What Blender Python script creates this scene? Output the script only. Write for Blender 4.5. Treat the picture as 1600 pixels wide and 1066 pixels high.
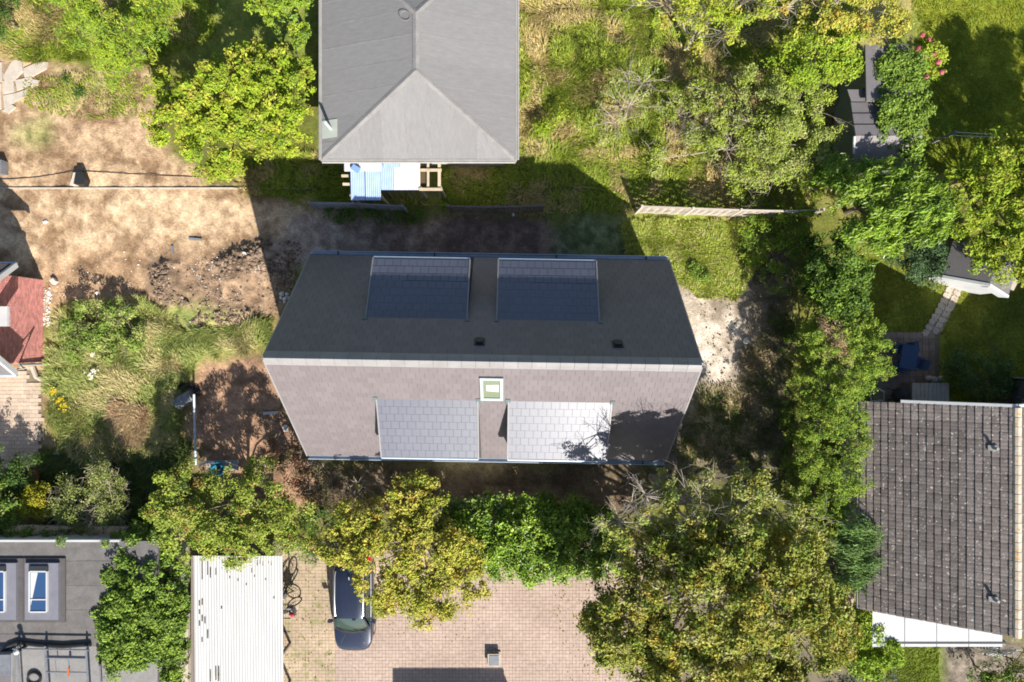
import bpy, math, random
import numpy as np
from mathutils import Vector, Matrix
from math import radians as R, sin, cos, tan, pi
random.seed(7)
RNG = np.random.default_rng(11)
S = bpy.context.scene
for o in list(bpy.data.objects): bpy.data.objects.remove(o, do_unlink=True)
C = S.collection

# ------------------------------------------------------------------ camera, light, exposure
H = 29.09                      # drone height in metres, looking straight down
F = 960.0                      # focal length in photograph pixels (1600 wide)
cam = bpy.data.objects.new('camera', bpy.data.cameras.new('camera')); C.objects.link(cam)
cam.location = (0, 0, H); cam.data.sensor_width = 36; cam.data.lens = 36*F/1600
cam.data.clip_end = 2000; S.camera = cam
SUN = Vector((0.322, -0.746, 0.583)).normalized()     # towards the sun
elev = math.asin(SUN.z); azim = math.atan2(SUN.x, SUN.y)
w = bpy.data.worlds.new('World'); S.world = w; w.use_nodes = True
nt = w.node_tree; bg = nt.nodes['Background']
sky = nt.nodes.new('ShaderNodeTexSky'); sky.sky_type = 'NISHITA'; sky.sun_disc = False
sky.sun_elevation = elev; sky.sun_rotation = azim
nt.links.new(sky.outputs[0], bg.inputs[0]); bg.inputs[1].default_value = 0.075
sl = bpy.data.lights.new('sun', 'SUN'); sl.energy = 5.0; sl.angle = R(0.53); sl.color = (1, .95, .87)
so = bpy.data.objects.new('sun', sl); C.objects.link(so); so.location = (20, -40, 30)
so.rotation_euler = SUN.to_track_quat('Z', 'Y').to_euler()
S.view_settings.view_transform = 'Standard'; S.view_settings.look = 'None'
S.view_settings.exposure = 1.0; S.view_settings.gamma = 1
S.view_settings.use_curve_mapping = False
S.render.engine = 'CYCLES'; S.cycles.pixel_filter_type = 'BLACKMAN_HARRIS'; S.cycles.filter_width = 1.8
S.render.resolution_x = 1024; S.render.resolution_y = 682

# ------------------------------------------------------------------ helpers
def P(px, py, z=0.0):                   # photograph pixel at height z -> place in the world
    k = (H-z)/F
    return Vector(((px-800)*k, -(py-533)*k, z))
ORG = {}
def org(o): return ORG.get(o, Vector((0, 0, 0))) if o is not None else Vector((0, 0, 0))
def tag(o, label=None, cat=None, group=None, kind=None):
    if label: o['label'] = label
    if cat: o['category'] = cat
    if group: o['group'] = group
    if kind: o['kind'] = kind
    return o
def thing(name, loc, label, cat, group=None):
    o = bpy.data.objects.new(name, None); C.objects.link(o); o.location = loc; o.empty_display_size = .3
    ORG[o] = Vector(loc); return tag(o, label, cat, group)
def link(name, me, parent=None, origin=None):
    o = bpy.data.objects.new(name, me); C.objects.link(o)
    if parent is not None: o.parent = parent; ORG[o] = org(parent)
    else:
        ORG[o] = Vector(origin) if origin is not None else Vector((0, 0, 0)); o.location = ORG[o]
    return o
def np_mesh(name, V, Fq, mat, parent=None, origin=None, col=None, smooth=False):
    """V (n,3) world coords, Fq (m,k) faces of one size"""
    off = np.array(origin if (parent is None and origin is not None) else org(parent))
    V = np.asarray(V, dtype=np.float32) - off.astype(np.float32)
    Fq = np.asarray(Fq, dtype=np.int32); m, k = Fq.shape
    me = bpy.data.meshes.new(name)
    me.vertices.add(len(V)); me.vertices.foreach_set('co', V.ravel())
    me.loops.add(m*k); me.loops.foreach_set('vertex_index', Fq.ravel())
    me.polygons.add(m); me.polygons.foreach_set('loop_start', np.arange(m, dtype=np.int32)*k)
    me.polygons.foreach_set('use_smooth', np.full(m, bool(smooth)))
    if col is not None:
        a = me.color_attributes.new('col', 'FLOAT_COLOR', 'POINT')
        c4 = np.ones((len(V), 4), dtype=np.float32); c4[:, :3] = col
        a.data.foreach_set('color', c4.ravel())
    me.update(calc_edges=True)
    me.materials.append(mat)
    return link(name, me, parent, origin)

class MB:
    def __init__(s): s.v = []; s.f = []; s.t = []
    def add(s, vs, fs, tone=0.0):
        n = len(s.v); s.v += [tuple(v) for v in vs]; s.f += [tuple(i+n for i in f) for f in fs]
        s.t += [tone]*len(vs); return s
    def box(s, c, size, rz=0.0, M=None, tone=0.0):
        hx, hy, hz = size[0]/2, size[1]/2, size[2]/2
        vs = [Vector((x*hx, y*hy, z*hz)) for z in (-1, 1) for x, y in ((-1, -1), (1, -1), (1, 1), (-1, 1))]
        rot = M if M is not None else Matrix.Rotation(rz, 3, 'Z')
        c = Vector(c); vs = [rot @ v + c for v in vs]
        return s.add(vs, [(3, 2, 1, 0), (4, 5, 6, 7), (0, 1, 5, 4), (1, 2, 6, 5), (2, 3, 7, 6), (3, 0, 4, 7)], tone)
    def prism(s, poly, z0, z1, tone=0.0):            # poly: list of (x,y) ccw
        n = len(poly); vs = [(x, y, z0) for x, y in poly]+[(x, y, z1) for x, y in poly]
        fs = [tuple(range(n-1, -1, -1)), tuple(range(n, 2*n))]+[(i, (i+1) % n, n+(i+1) % n, n+i) for i in range(n)]
        return s.add(vs, fs, tone)
    def slab(s, pts, nrm, t, tone=0.0):              # polygon in space given thickness t downwards along nrm
        n = len(pts); pts = [Vector(p) for p in pts]; d = Vector(nrm).normalized()*t
        vs = [p-d for p in pts]+pts
        fs = [tuple(range(n-1, -1, -1)), tuple(range(n, 2*n))]+[(i, (i+1) % n, n+(i+1) % n, n+i) for i in range(n)]
        return s.add(vs, fs, tone)
    def tube(s, pts, r, seg=6, r1=None, cap=True):
        pts = [Vector(p) for p in pts]; n = len(pts); vs = []
        for i, p in enumerate(pts):
            d = (pts[min(i+1, n-1)]-pts[max(i-1, 0)])
            if d.length < 1e-6: d = Vector((0, 0, 1))
            d.normalize()
            a = d.cross(Vector((0, 0, 1)) if abs(d.z) < .9 else Vector((1, 0, 0))).normalized(); b = d.cross(a)
            rr = r if r1 is None else r+(r1-r)*i/max(1, n-1)
            vs += [p+(a*cos(2*pi*k/seg)+b*sin(2*pi*k/seg))*rr for k in range(seg)]
        fs = [(i*seg+k, i*seg+(k+1) % seg, (i+1)*seg+(k+1) % seg, (i+1)*seg+k) for i in range(n-1) for k in range(seg)]
        if cap: fs += [tuple(range(seg-1, -1, -1)), tuple((n-1)*seg+k for k in range(seg))]
        return s.add(vs, fs)
    def ring(s, c, r, tr, axis, seg=20, ts=6):
        c = Vector(c); ax = Vector(axis).normalized()
        a = ax.cross(Vector((0, 0, 1)) if abs(ax.z) < .9 else Vector((1, 0, 0))).normalized(); b = ax.cross(a); vs = []
        for i in range(seg):
            d = a*cos(2*pi*i/seg)+b*sin(2*pi*i/seg)
            vs += [c+d*(r+tr*cos(2*pi*k/ts))+ax*tr*sin(2*pi*k/ts) for k in range(ts)]
        fs = [(i*ts+k, ((i+1) % seg)*ts+k, ((i+1) % seg)*ts+(k+1) % ts, i*ts+(k+1) % ts) for i in range(seg) for k in range(ts)]
        return s.add(vs, fs)
    def lathe(s, c, prof, seg=16):                   # prof: (r,z)
        c = Vector(c); vs = []
        for r, z in prof: vs += [c+Vector((r*cos(2*pi*k/seg), r*sin(2*pi*k/seg), z)) for k in range(seg)]
        n = len(prof)
        fs = [(i*seg+k, i*seg+(k+1) % seg, (i+1)*seg+(k+1) % seg, (i+1)*seg+k) for i in range(n-1) for k in range(seg)]
        fs += [tuple(range(seg-1, -1, -1)), tuple((n-1)*seg+k for k in range(seg))]
        return s.add(vs, fs)
    def rock(s, c, r, rng, flat=.7):
        t = (1+5**.5)/2
        vs = [(-1, t, 0), (1, t, 0), (-1, -t, 0), (1, -t, 0), (0, -1, t), (0, 1, t), (0, -1, -t), (0, 1, -t), (t, 0, -1), (t, 0, 1), (-t, 0, -1), (-t, 0, 1)]
        fs = [(0, 11, 5), (0, 5, 1), (0, 1, 7), (0, 7, 10), (0, 10, 11), (1, 5, 9), (5, 11, 4), (11, 10, 2), (10, 7, 6), (7, 1, 8), (3, 9, 4), (3, 4, 2), (3, 2, 6), (3, 6, 8), (3, 8, 9), (4, 9, 5), (2, 4, 11), (6, 2, 10), (8, 6, 7), (9, 8, 1)]
        sx, sy = .7+rng.random()*.6, .7+rng.random()*.6
        c = Vector(c)
        q = [c+Vector((v[0]*sx, v[1]*sy, v[2]*flat))*(r/1.9*(.75+rng.random()*.5)) for v in vs]
        return s.add(q, fs, rng.random())
    def build(s, name, mat, parent=None, origin=None, smooth=False, tone=False):
        o0 = Vector(origin) if (parent is None and origin is not None) else org(parent)
        me = bpy.data.meshes.new(name)
        me.from_pydata([tuple(Vector(v)-o0) for v in s.v], [], s.f)
        if tone:
            a = me.color_attributes.new('col', 'FLOAT_COLOR', 'POINT')
            a.data.foreach_set('color', np.repeat(np.array(s.t, dtype=np.float32), 4))
        if smooth:
            me.polygons.foreach_set('use_smooth', [True]*len(me.polygons))
            try: me.set_sharp_from_angle(angle=R(40))
            except Exception: pass
        me.update(); me.materials.append(mat)
        return link(name, me, parent, origin)

# ------------------------------------------------------------------ materials
def nodes(m): return m.node_tree.nodes, m.node_tree.links
def pmat(name, c1, c2=None, scale=6.0, rough=.7, bump=.0, metal=0.0, spec=.4, rnd=0.0, tone=0.0, fine=0.0, stretch=None, coat=0.0, spots=None, coatr=.03):
    """procedural surface: two colours mixed by noise, optional per-object / per-piece variation, fine grain, speckles"""
    m = bpy.data.materials.new(name); m.use_nodes = True; n, l = nodes(m); b = n['Principled BSDF']
    b.inputs['Roughness'].default_value = rough; b.inputs['Metallic'].default_value = metal
    b.inputs['Specular IOR Level'].default_value = spec; b.inputs['Coat Weight'].default_value = coat; b.inputs['Coat Roughness'].default_value = coatr
    tc = n.new('ShaderNodeNewGeometry'); vec = tc.outputs['Position']
    if stretch:
        mp = n.new('ShaderNodeMapping'); mp.inputs['Scale'].default_value = stretch; l.new(vec, mp.inputs[0]); vec = mp.outputs[0]
    nz = n.new('ShaderNodeTexNoise'); nz.inputs['Scale'].default_value = scale; nz.inputs['Detail'].default_value = 8; nz.inputs['Roughness'].default_value = .65
    l.new(vec, nz.inputs['Vector'])
    rp = n.new('ShaderNodeValToRGB'); rp.color_ramp.elements[0].position = .3; rp.color_ramp.elements[1].position = .7
    c2 = c2 or tuple(x*.75 for x in c1)
    rp.color_ramp.elements[0].color = (*c2, 1); rp.color_ramp.elements[1].color = (*c1, 1)
    l.new(nz.outputs[0], rp.inputs[0]); col = rp.outputs[0]
    def mul(col, val):
        mx = n.new('ShaderNodeMix'); mx.data_type = 'RGBA'; mx.blend_type = 'MULTIPLY'; mx.inputs[0].default_value = 1
        l.new(col, mx.inputs[6]); l.new(val, mx.inputs[7]); return mx.outputs[2]
    def rng_(val, lo, hi):
        mr = n.new('ShaderNodeMapRange'); mr.inputs[3].default_value = lo; mr.inputs[4].default_value = hi; l.new(val, mr.inputs[0]); return mr.outputs[0]
    if rnd:
        oi = n.new('ShaderNodeObjectInfo'); col = mul(col, rng_(oi.outputs['Random'], 1-rnd, 1+rnd))
    if tone:
        at = n.new('ShaderNodeAttribute'); at.attribute_name = 'col'; col = mul(col, rng_(at.outputs['Fac'], 1-tone, 1+tone))
    if fine:
        fz = n.new('ShaderNodeTexNoise'); fz.inputs['Scale'].default_value = scale*12; fz.inputs['Detail'].default_value = 4
        l.new(vec, fz.inputs['Vector']); col = mul(col, rng_(fz.outputs[0], 1-fine*1.6, 1+fine*1.6))
    if spots:                                          # (colour, scale, threshold)
        sz = n.new('ShaderNodeTexNoise'); sz.inputs['Scale'].default_value = spots[1]; sz.inputs['Detail'].default_value = 3
        l.new(vec, sz.inputs['Vector'])
        mr = n.new('ShaderNodeMapRange'); mr.inputs[1].default_value = spots[2]; mr.inputs[2].default_value = spots[2]+.06; l.new(sz.outputs[0], mr.inputs[0])
        mx = n.new('ShaderNodeMix'); mx.data_type = 'RGBA'; l.new(mr.outputs[0], mx.inputs[0]); l.new(col, mx.inputs[6]); mx.inputs[7].default_value = (*spots[0], 1); col = mx.outputs[2]
    l.new(col, b.inputs['Base Color'])
    if bump:
        bp = n.new('ShaderNodeBump'); bp.inputs['Strength'].default_value = bump; bp.inputs['Distance'].default_value = .03
        bz = n.new('ShaderNodeTexNoise'); bz.inputs['Scale'].default_value = scale*5; bz.inputs['Detail'].default_value = 5
        l.new(vec, bz.inputs['Vector']); l.new(bz.outputs[0], bp.inputs['Height']); l.new(bp.outputs[0], b.inputs['Normal'])
    return m
def leafmat(name, trans=.16, rough=.55, spec=.18):
    m = bpy.data.materials.new(name); m.use_nodes = True; n, l = nodes(m); b = n['Principled BSDF']
    at = n.new('ShaderNodeAttribute'); at.attribute_name = 'col'
    b.inputs['Roughness'].default_value = rough; b.inputs['Specular IOR Level'].default_value = spec
    l.new(at.outputs['Color'], b.inputs['Base Color'])
    tr = n.new('ShaderNodeBsdfTranslucent')
    hs = n.new('ShaderNodeHueSaturation'); hs.inputs['Hue'].default_value = .485; hs.inputs['Saturation'].default_value = 1.1; hs.inputs['Value'].default_value = 1.3
    l.new(at.outputs['Color'], hs.inputs['Color']); l.new(hs.outputs[0], tr.inputs[0])
    mx = n.new('ShaderNodeMixShader'); mx.inputs[0].default_value = trans
    l.new(b.outputs[0], mx.inputs[1]); l.new(tr.outputs[0], mx.inputs[2])
    l.new(mx.outputs[0], n['Material Output'].inputs[0])
    return m
M = {}
M['leaf'] = leafmat('foliage'); M['glossleaf'] = leafmat('glossy_foliage', .14, .4, .35); M['grass'] = leafmat('grass_blades', .3, .6, .2)
M['bark'] = pmat('bark', (.2, .16, .12), (.1, .08, .06), 8, .9, .4)
M['palebark'] = pmat('pale_bark', (.42, .36, .29), (.26, .22, .17), 8, .9, .3)
M['dormerslate'] = pmat('glossy_dormer_slate', (.076, .082, .113), (.068, .073, .101), 1.2, .47, .03, spec=.85, rnd=.05, tone=.05, fine=.03, coat=.18, coatr=.5)  # base tinted blue to carry part of the sky reflection
M['slate'] = pmat('slate_tile', (.152, .13, .134), (.14, .12, .123), .7, .5, .05, spec=.45, rnd=.05, tone=.07, fine=.05)
M['underlay'] = pmat('roof_underlay', (.06, .055, .055), None, 3, .8)
M['ridge'] = pmat('ridge_cap', (.25, .24, .24), (.2, .19, .19), 2, .45, rnd=.06, fine=.05)
M['zinc'] = pmat('zinc_gutter', (.4, .46, .53), (.3, .36, .43), 3, .35, metal=.1, spec=.8)
M['lead'] = pmat('green_flashing', (.1, .135, .14), (.075, .105, .11), 6, .6)
M['render'] = pmat('rendered_wall', (.5, .47, .43), (.42, .4, .37), 2, .9, .1)
M['whitepaint'] = pmat('white_paint', (.5, .505, .51), (.4, .405, .41), 1.2, .5)
M['greyframe'] = pmat('grey_frame', (.33, .36, .37), (.28, .31, .32), 4, .45)
M['black'] = pmat('black_rubber', (.02, .02, .022), (.012, .012, .013), 8, .6)
M['darkplastic'] = pmat('dark_plastic', (.03, .033, .038), (.022, .024, .028), 8, .5)
M['felt'] = pmat('roofing_felt', (.235, .225, .217), (.165, .158, .153), 2.2, .9, .2, rnd=.07, fine=.2)
M['feltrow'] = pmat('roofing_felt_rows', (.205, .2, .197), (.17, .166, .163), 2, .9, .2, rnd=.05, fine=.2, stretch=(1.2, 4, 1))
M['feltcol'] = pmat('roofing_felt_columns', (.21, .205, .202), (.175, .171, .168), 2, .9, .2, rnd=.05, fine=.2, stretch=(4, 1.2, 1))
M['feltseam'] = pmat('pale_felt_seam', (.23, .222, .212), (.165, .158, .153), 2.5, .9, .1, fine=.2)
M['feltdark'] = pmat('roofing_felt_dark', (.15, .14, .132), (.095, .088, .083), 2.2, .9, .25, rnd=.08, fine=.2)
M['feltnew'] = pmat('roof_felt_new', (.15, .138, .142), (.12, .112, .116), 2, .85, .1, fine=.1)
M['contile'] = pmat('concrete_tile', (.165, .14, .128), (.115, .097, .088), 2.5, .85, .3, rnd=.22, tone=.22, fine=.22, spots=((.4, .37, .33), 10, .63))
M['contileridge'] = pmat('lichened_ridge_tile', (.56, .48, .38), (.42, .35, .27), 4, .85, .3, rnd=.1, fine=.1, spots=((.5, .28, .04), 7, .6))
M['brick'] = pmat('red_brick', (.6, .27, .235), (.47, .19, .165), 5, .85, .2, tone=.22, fine=.1)
M['mortar'] = pmat('mortar', (.68, .58, .54), (.55, .46, .42), 8, .95)
M['paver'] = pmat('pink_paver', (.43, .33, .27), (.36, .265, .215), .5, .9, .2, tone=.13, fine=.1)
M['mosspaver'] = pmat('mossy_tan_paver', (.44, .34, .24), (.34, .265, .18), .8, .9, .2, tone=.16, fine=.12, spots=((.27, .245, .12), 2.6, .57))
M['oldpaver'] = pmat('old_paving_stone', (.5, .395, .3), (.37, .285, .215), 1.5, .9, .3, rnd=.12, fine=.12)
M['joint'] = pmat('joint_sand', (.19, .15, .105), (.13, .115, .07), 4, 1)
M['concrete'] = pmat('weathered_concrete', (.5, .44, .37), (.36, .31, .25), 2.5, .9, .3, rnd=.06, fine=.1)
M['greyconcrete'] = pmat('grey_concrete', (.32, .31, .29), (.24, .23, .22), 3, .9, .2, rnd=.06, fine=.08)
M['wood'] = pmat('grey_fence_wood', (.5, .44, .37), (.36, .31, .26), 4, .85, .2, rnd=.14, fine=.1, stretch=(.5, 6, 6))
M['darkwood'] = pmat('dark_fence_wood', (.2, .165, .14), (.14, .115, .1), 4, .85, .2, rnd=.14, fine=.1, stretch=(.5, 6, 6))
M['greywood'] = pmat('silvered_wood', (.3, .3, .32), (.22, .22, .235), 4, .85, .2, rnd=.14, fine=.1, stretch=(.5, 6, 6))
M['timber'] = pmat('pale_timber', (.55, .45, .32), (.4, .32, .22), 4, .8, .15, rnd=.08)
M['corrwhite'] = pmat('white_corrugated_sheet', (.47, .465, .45), (.38, .375, .365), .8, .6, stretch=(4, .4, 1), fine=.06)
M['dirtmark'] = pmat('wet_leaf_litter', (.09, .075, .06), (.06, .05, .04), 8, .9)
M['bluesheet'] = pmat('blue_polycarbonate', (.2, .33, .62), (.16, .28, .56), 2, .35)
M['whitesheet'] = pmat('milky_polycarbonate', (.6, .62, .68), (.5, .54, .62), 2, .4)
M['carpaint'] = pmat('dark_blue_car_paint', (.018, .025, .05), (.016, .022, .043), 2, .3, metal=.25, spec=.5, coat=.6)
M['silver'] = pmat('brushed_aluminium', (.62, .62, .62), (.5, .5, .5), 4, .35, metal=.7)
M['redlens'] = pmat('red_lens', (.45, .012, .012), None, 4, .25)
M['clearlens'] = pmat('clear_lens', (.55, .57, .6), None, 4, .15)
def glass(name, c, rough=.06):
    m = pmat(name, c, c, 3, rough, spec=.7); return m
M['carglass'] = glass('windscreen_glass', (.028, .05, .048)); M['paneglass'] = glass('window_pane', (.16, .19, .12), .05)
M['blueglass'] = glass('skylight_pane', (.03, .07, .16), .04); M['milkglass'] = glass('skylight_blind', (.5, .5, .48), .2)
M['bluechair'] = pmat('dark_blue_fabric', (.05, .085, .17), (.04, .07, .14), 8, .8)
M['brightblue'] = pmat('bright_blue_plastic', (.015, .03, .42), (.012, .025, .34), 4, .5)
M['turquoise'] = pmat('turquoise_plastic', (.02, .19, .3), (.015, .14, .24), 4, .4)
M['greyplastic'] = pmat('grey_plastic', (.19, .2, .22), (.12, .125, .14), 4, .45, fine=.1)
M['stone'] = pmat('white_stone', (.68, .65, .6), (.5, .47, .43), 6, .85, .3, tone=.15)
M['clod'] = pmat('rubble_and_clods', (.24, .17, .115), (.12, .083, .056), 3, .95, .4, tone=.5)
M['terracotta'] = pmat('terracotta', (.36, .12, .06), None, 5, .8)
M['apple'] = pmat('red_apple', (.33, .04, .03), (.3, .1, .04), 3, .35)
M['pink'] = leafmat('pink_petals', .25, .6, .2)
M['greenwall'] = pmat('pale_green_board', (.16, .19, .14), (.12, .145, .11), 3, .8)

# ------------------------------------------------------------------ numpy noise and polygon masks
def vnoise(x, y, scale, seed):
    r = np.random.default_rng(seed); G = r.random((97, 97)).astype(np.float32)
    u = x/scale; v = y/scale; iu = np.floor(u).astype(int); iv = np.floor(v).astype(int); fu = u-iu; fv = v-iv
    fu = fu*fu*(3-2*fu); fv = fv*fv*(3-2*fv); a = iu % 97; b = iv % 97; a1 = (a+1) % 97; b1 = (b+1) % 97
    return (G[a, b]*(1-fu)+G[a1, b]*fu)*(1-fv)+(G[a, b1]*(1-fu)+G[a1, b1]*fu)*fv
def fbm(x, y, scale, seed, o=4):
    t = 0; a = 1; s = 0
    for i in range(o): t = t+a*vnoise(x+i*37.7, y-i*19.3, scale/2**i, seed+i); s += a; a *= .55
    return t/s
def inside(x, y, poly):
    c = np.zeros(x.shape, bool); n = len(poly)
    for i in range(n):
        x0, y0 = poly[i]; x1, y1 = poly[(i+1) % n]
        if y0 == y1: continue
        k = ((y0 > y) != (y1 > y)) & (x < (x1-x0)*(y-y0)/(y1-y0)+x0); c ^= k
    return c

# ------------------------------------------------------------------ the ground: one sheet, coloured by what covers it, with some sun and shade painted in
step = 3.5
gx = np.concatenate([[-20000, -4000], np.arange(-900, -100, 25), np.arange(-100, 1701, step), np.arange(1720, 2521, 25), [6000, 22000]])
gy = np.concatenate([[-20000, -4000], np.arange(-900, -100, 25), np.arange(-100, 1171, step), np.arange(1190, 1991, 25), [6000, 22000]])
GX, GY = np.meshgrid(gx, gy, indexing='ij')
CX = np.clip(GX, -900, 2520); CY = np.clip(GY, -900, 1990)
wx = (fbm(CX, CY, 60, 1)-.5)*46+(fbm(CX, CY, 12, 5)-.5)*16; wy = (fbm(CX, CY, 60, 21)-.5)*46+(fbm(CX, CY, 12, 25)-.5)*16
n_big = fbm(CX, CY, 120, 31); n_mid = fbm(CX, CY, 34, 41); n_sm = fbm(CX, CY, 9, 51)
def blur(m, k):
    for ax in (0, 1):
        a = m.copy()
        for d in range(1, k+1):
            for s_ in (-d, d): a += np.roll(m, s_, ax)
        m = a/(2*k+1)
    return m
def zone(poly, soft=3, warp=1.0):
    m = inside(CX+wx*warp, CY+wy*warp, poly).astype(np.float32)
    return blur(m, soft) if soft else m
col = np.zeros(GX.shape+(3,), np.float32)
def lay(mask, a, b, n): 
    global col
    t = np.clip((n-.32)/.36, 0, 1)[..., None]; c = np.array(a)*(t)+np.array(b)*(1-t)
    col = col*(1-mask[..., None])+c*mask[..., None]
one = np.ones(GX.shape, np.float32)
lay(one, (.16, .16, .035), (.11, .125, .025), n_mid)
# wild grass with straw, north and east of the grey house
lay(zone([(800, -120), (1750, -120), (1750, 320), (1300, 330), (970, 330), (800, 250)]), (.3, .25, .09), (.13, .16, .03), n_mid)
lay(zone([(-120, -120), (500, -120), (500, 90), (-120, 95)]), (.24, .25, .05), (.13, .17, .03), n_mid)
# bare compacted earth, west
dirt = zone([(-120, 95), (70, 92), (150, 110), (235, 105), (260, 240), (330, 285), (500, 292), (520, 330), (470, 380), (430, 420), (445, 480), (420, 505), (330, 520), (230, 485), (110, 465), (72, 480), (70, 600), (90, 720), (-120, 720)])
nd = np.clip(.5+(n_mid*.4+fbm(CX, CY*2.6, 70, 71)*.35+n_sm*.25-.5)*1.7, 0, 1)
lay(dirt, (.52, .365, .225), (.22, .138, .078), nd)
lay(zone([(-120, 300), (400, 300), (420, 400), (330, 385), (-120, 390)], 5)*.8, (.585, .43, .275), (.26, .165, .092), nd)
lay(zone([(60, 110), (240, 110), (225, 190), (150, 185), (40, 175)])*.8*np.clip(n_mid*4-1.9, 0, 1), (.3, .28, .08), (.15, .19, .04), n_sm)
lay(zone([(20, 195), (80, 190), (90, 220), (25, 225)])*.6, (.25, .26, .08), (.15, .2, .05), n_sm)
lay(zone([(75, 400), (250, 385), (445, 380), (450, 520), (230, 490), (70, 470)], 5)*.75, (.37, .24, .14), (.17, .105, .06), nd)
mound = zone([(235, 430), (262, 402), (300, 415), (330, 400), (405, 380), (440, 400), (452, 470), (405, 505), (300, 512), (245, 480)], 4)
lay(mound, (.36, .245, .155), (.2, .13, .082), n_sm*.6+n_mid*.4)
heaps = np.clip(zone([(232, 425), (262, 415), (270, 450), (290, 475), (255, 470)], 4)+zone([(338, 408), (372, 392), (405, 378), (460, 395), (462, 450), (435, 425), (395, 425), (350, 428)], 4)+zone([(300, 500), (330, 492), (395, 488), (385, 505), (320, 512)], 4)*.8, 0, 1)
lay(heaps, (.18, .125, .085), (.08, .055, .04), n_sm)
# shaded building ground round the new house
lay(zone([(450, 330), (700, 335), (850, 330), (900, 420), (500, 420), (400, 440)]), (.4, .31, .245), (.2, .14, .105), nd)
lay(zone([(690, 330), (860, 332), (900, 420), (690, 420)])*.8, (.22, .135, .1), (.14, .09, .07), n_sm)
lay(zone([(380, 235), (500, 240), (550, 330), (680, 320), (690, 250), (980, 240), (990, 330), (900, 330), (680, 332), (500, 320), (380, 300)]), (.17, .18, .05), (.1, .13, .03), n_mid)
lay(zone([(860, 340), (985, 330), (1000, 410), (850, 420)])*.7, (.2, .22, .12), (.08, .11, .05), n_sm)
lay(zone([(970, 335), (1190, 340), (1200, 430), (1140, 470), (1080, 450), (1040, 420), (990, 400)]), (.42, .39, .12), (.26, .31, .05), n_mid)
lay(zone([(1050, 440), (1230, 380), (1240, 740), (1010, 760), (1040, 640), (1090, 560)]), (.24, .19, .13), (.085, .072, .048), nd)  # soil colour darkened to deepen the hedge shade
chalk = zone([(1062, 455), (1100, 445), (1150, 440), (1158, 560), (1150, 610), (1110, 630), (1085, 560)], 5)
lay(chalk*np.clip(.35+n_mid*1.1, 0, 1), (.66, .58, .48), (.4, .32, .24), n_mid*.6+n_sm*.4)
lay(zone([(1090, 620), (1150, 600), (1160, 700), (1070, 720)])*.8, (.42, .33, .19), (.19, .17, .06), n_sm)
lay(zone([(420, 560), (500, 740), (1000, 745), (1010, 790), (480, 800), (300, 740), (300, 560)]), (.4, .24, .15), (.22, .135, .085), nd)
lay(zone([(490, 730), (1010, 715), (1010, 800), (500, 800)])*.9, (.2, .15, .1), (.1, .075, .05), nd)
lay(zone([(680, 700), (785, 700), (775, 748), (688, 745)])*.9, (.42, .33, .17), (.3, .24, .13), n_sm)  # sunlit patch in the shaded strip, painted as lighter soil
lay(zone([(80, 480), (220, 470), (430, 495), (420, 545), (320, 565), (270, 620), (250, 700), (130, 720), (80, 640)]), (.33, .31, .11), (.15, .19, .045), n_mid)
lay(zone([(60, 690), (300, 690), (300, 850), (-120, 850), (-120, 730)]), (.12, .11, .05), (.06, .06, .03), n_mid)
# neighbouring garden on the right
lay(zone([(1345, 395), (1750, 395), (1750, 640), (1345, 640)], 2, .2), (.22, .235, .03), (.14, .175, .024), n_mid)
lay(zone([(1435, -120), (1750, -120), (1750, 270), (1440, 270)], 3, .6), (.27, .29, .03), (.16, .21, .022), n_mid)
lay(zone([(1380, 980), (1475, 1000), (1470, 1180), (1380, 1180)], 2, .3), (.2, .25, .025), (.13, .18, .02), n_mid)
lay(zone([(1475, 1000), (1600, 1000), (1750, 1180), (1468, 1180)], 3, .5), (.24, .2, .16), (.13, .11, .085), n_sm)
lay(zone([(-120, 830), (1350, 760), (1400, 1200), (-120, 1200)], 2, .3)*.0, (.1, .08, .06), (.1, .08, .06), n_mid)
lay(zone([(440, 860), (960, 880), (1330, 880), (1330, 1200), (270, 1200), (270, 860)], 2, .2), (.14, .12, .08), (.09, .08, .05), n_mid)
col *= (.82+.36*n_sm)[..., None]
z = (n_big-.5)*.06*0+(n_sm-.5)*.05+dirt*(n_mid-.5)*.10+mound*(.03+.1*n_mid+.1*(n_sm-.4))+heaps*(.12+.2*n_mid+.25*(n_sm-.4))
flat = blur(inside(CX, CY, [(430, 850), (1330, 850), (1330, 1200), (270, 1200), (270, 850)]).astype(np.float32)+inside(CX, CY, [(-200, 575), (75, 575), (80, 740), (-200, 740)])+inside(CX, CY, [(1370, 410), (1530, 410), (1530, 640), (1370, 640)])+inside(CX, CY, [(-10, 85), (85, 85), (85, 185), (-10, 185)]), 3)
z = z*(1-np.clip(flat, 0, 1))*((GX > -880) & (GX < 2500) & (GY > -880) & (GY < 1970))
Kp = H/F
V = np.stack([(GX-800)*Kp, -(GY-533)*Kp, z], -1).reshape(-1, 3)
nx, ny = GX.shape; idx = np.arange(nx*ny).reshape(nx, ny)
Q = np.stack([idx[:-1, :-1], idx[:-1, 1:], idx[1:, 1:], idx[1:, :-1]], -1).reshape(-1, 4)
def zat(px, py):
    i = np.clip(np.searchsorted(gx, px), 0, nx-1); j = np.clip(np.searchsorted(gy, py), 0, ny-1); return z[i, j]
gm = bpy.data.materials.new('ground_earth'); gm.use_nodes = True; n, l = nodes(gm); b = n['Principled BSDF']; b.inputs['Roughness'].default_value = .95; b.inputs['Specular IOR Level'].default_value = .15
at = n.new('ShaderNodeAttribute'); at.attribute_name = 'col'; tc = n.new('ShaderNodeTexCoord')
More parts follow.
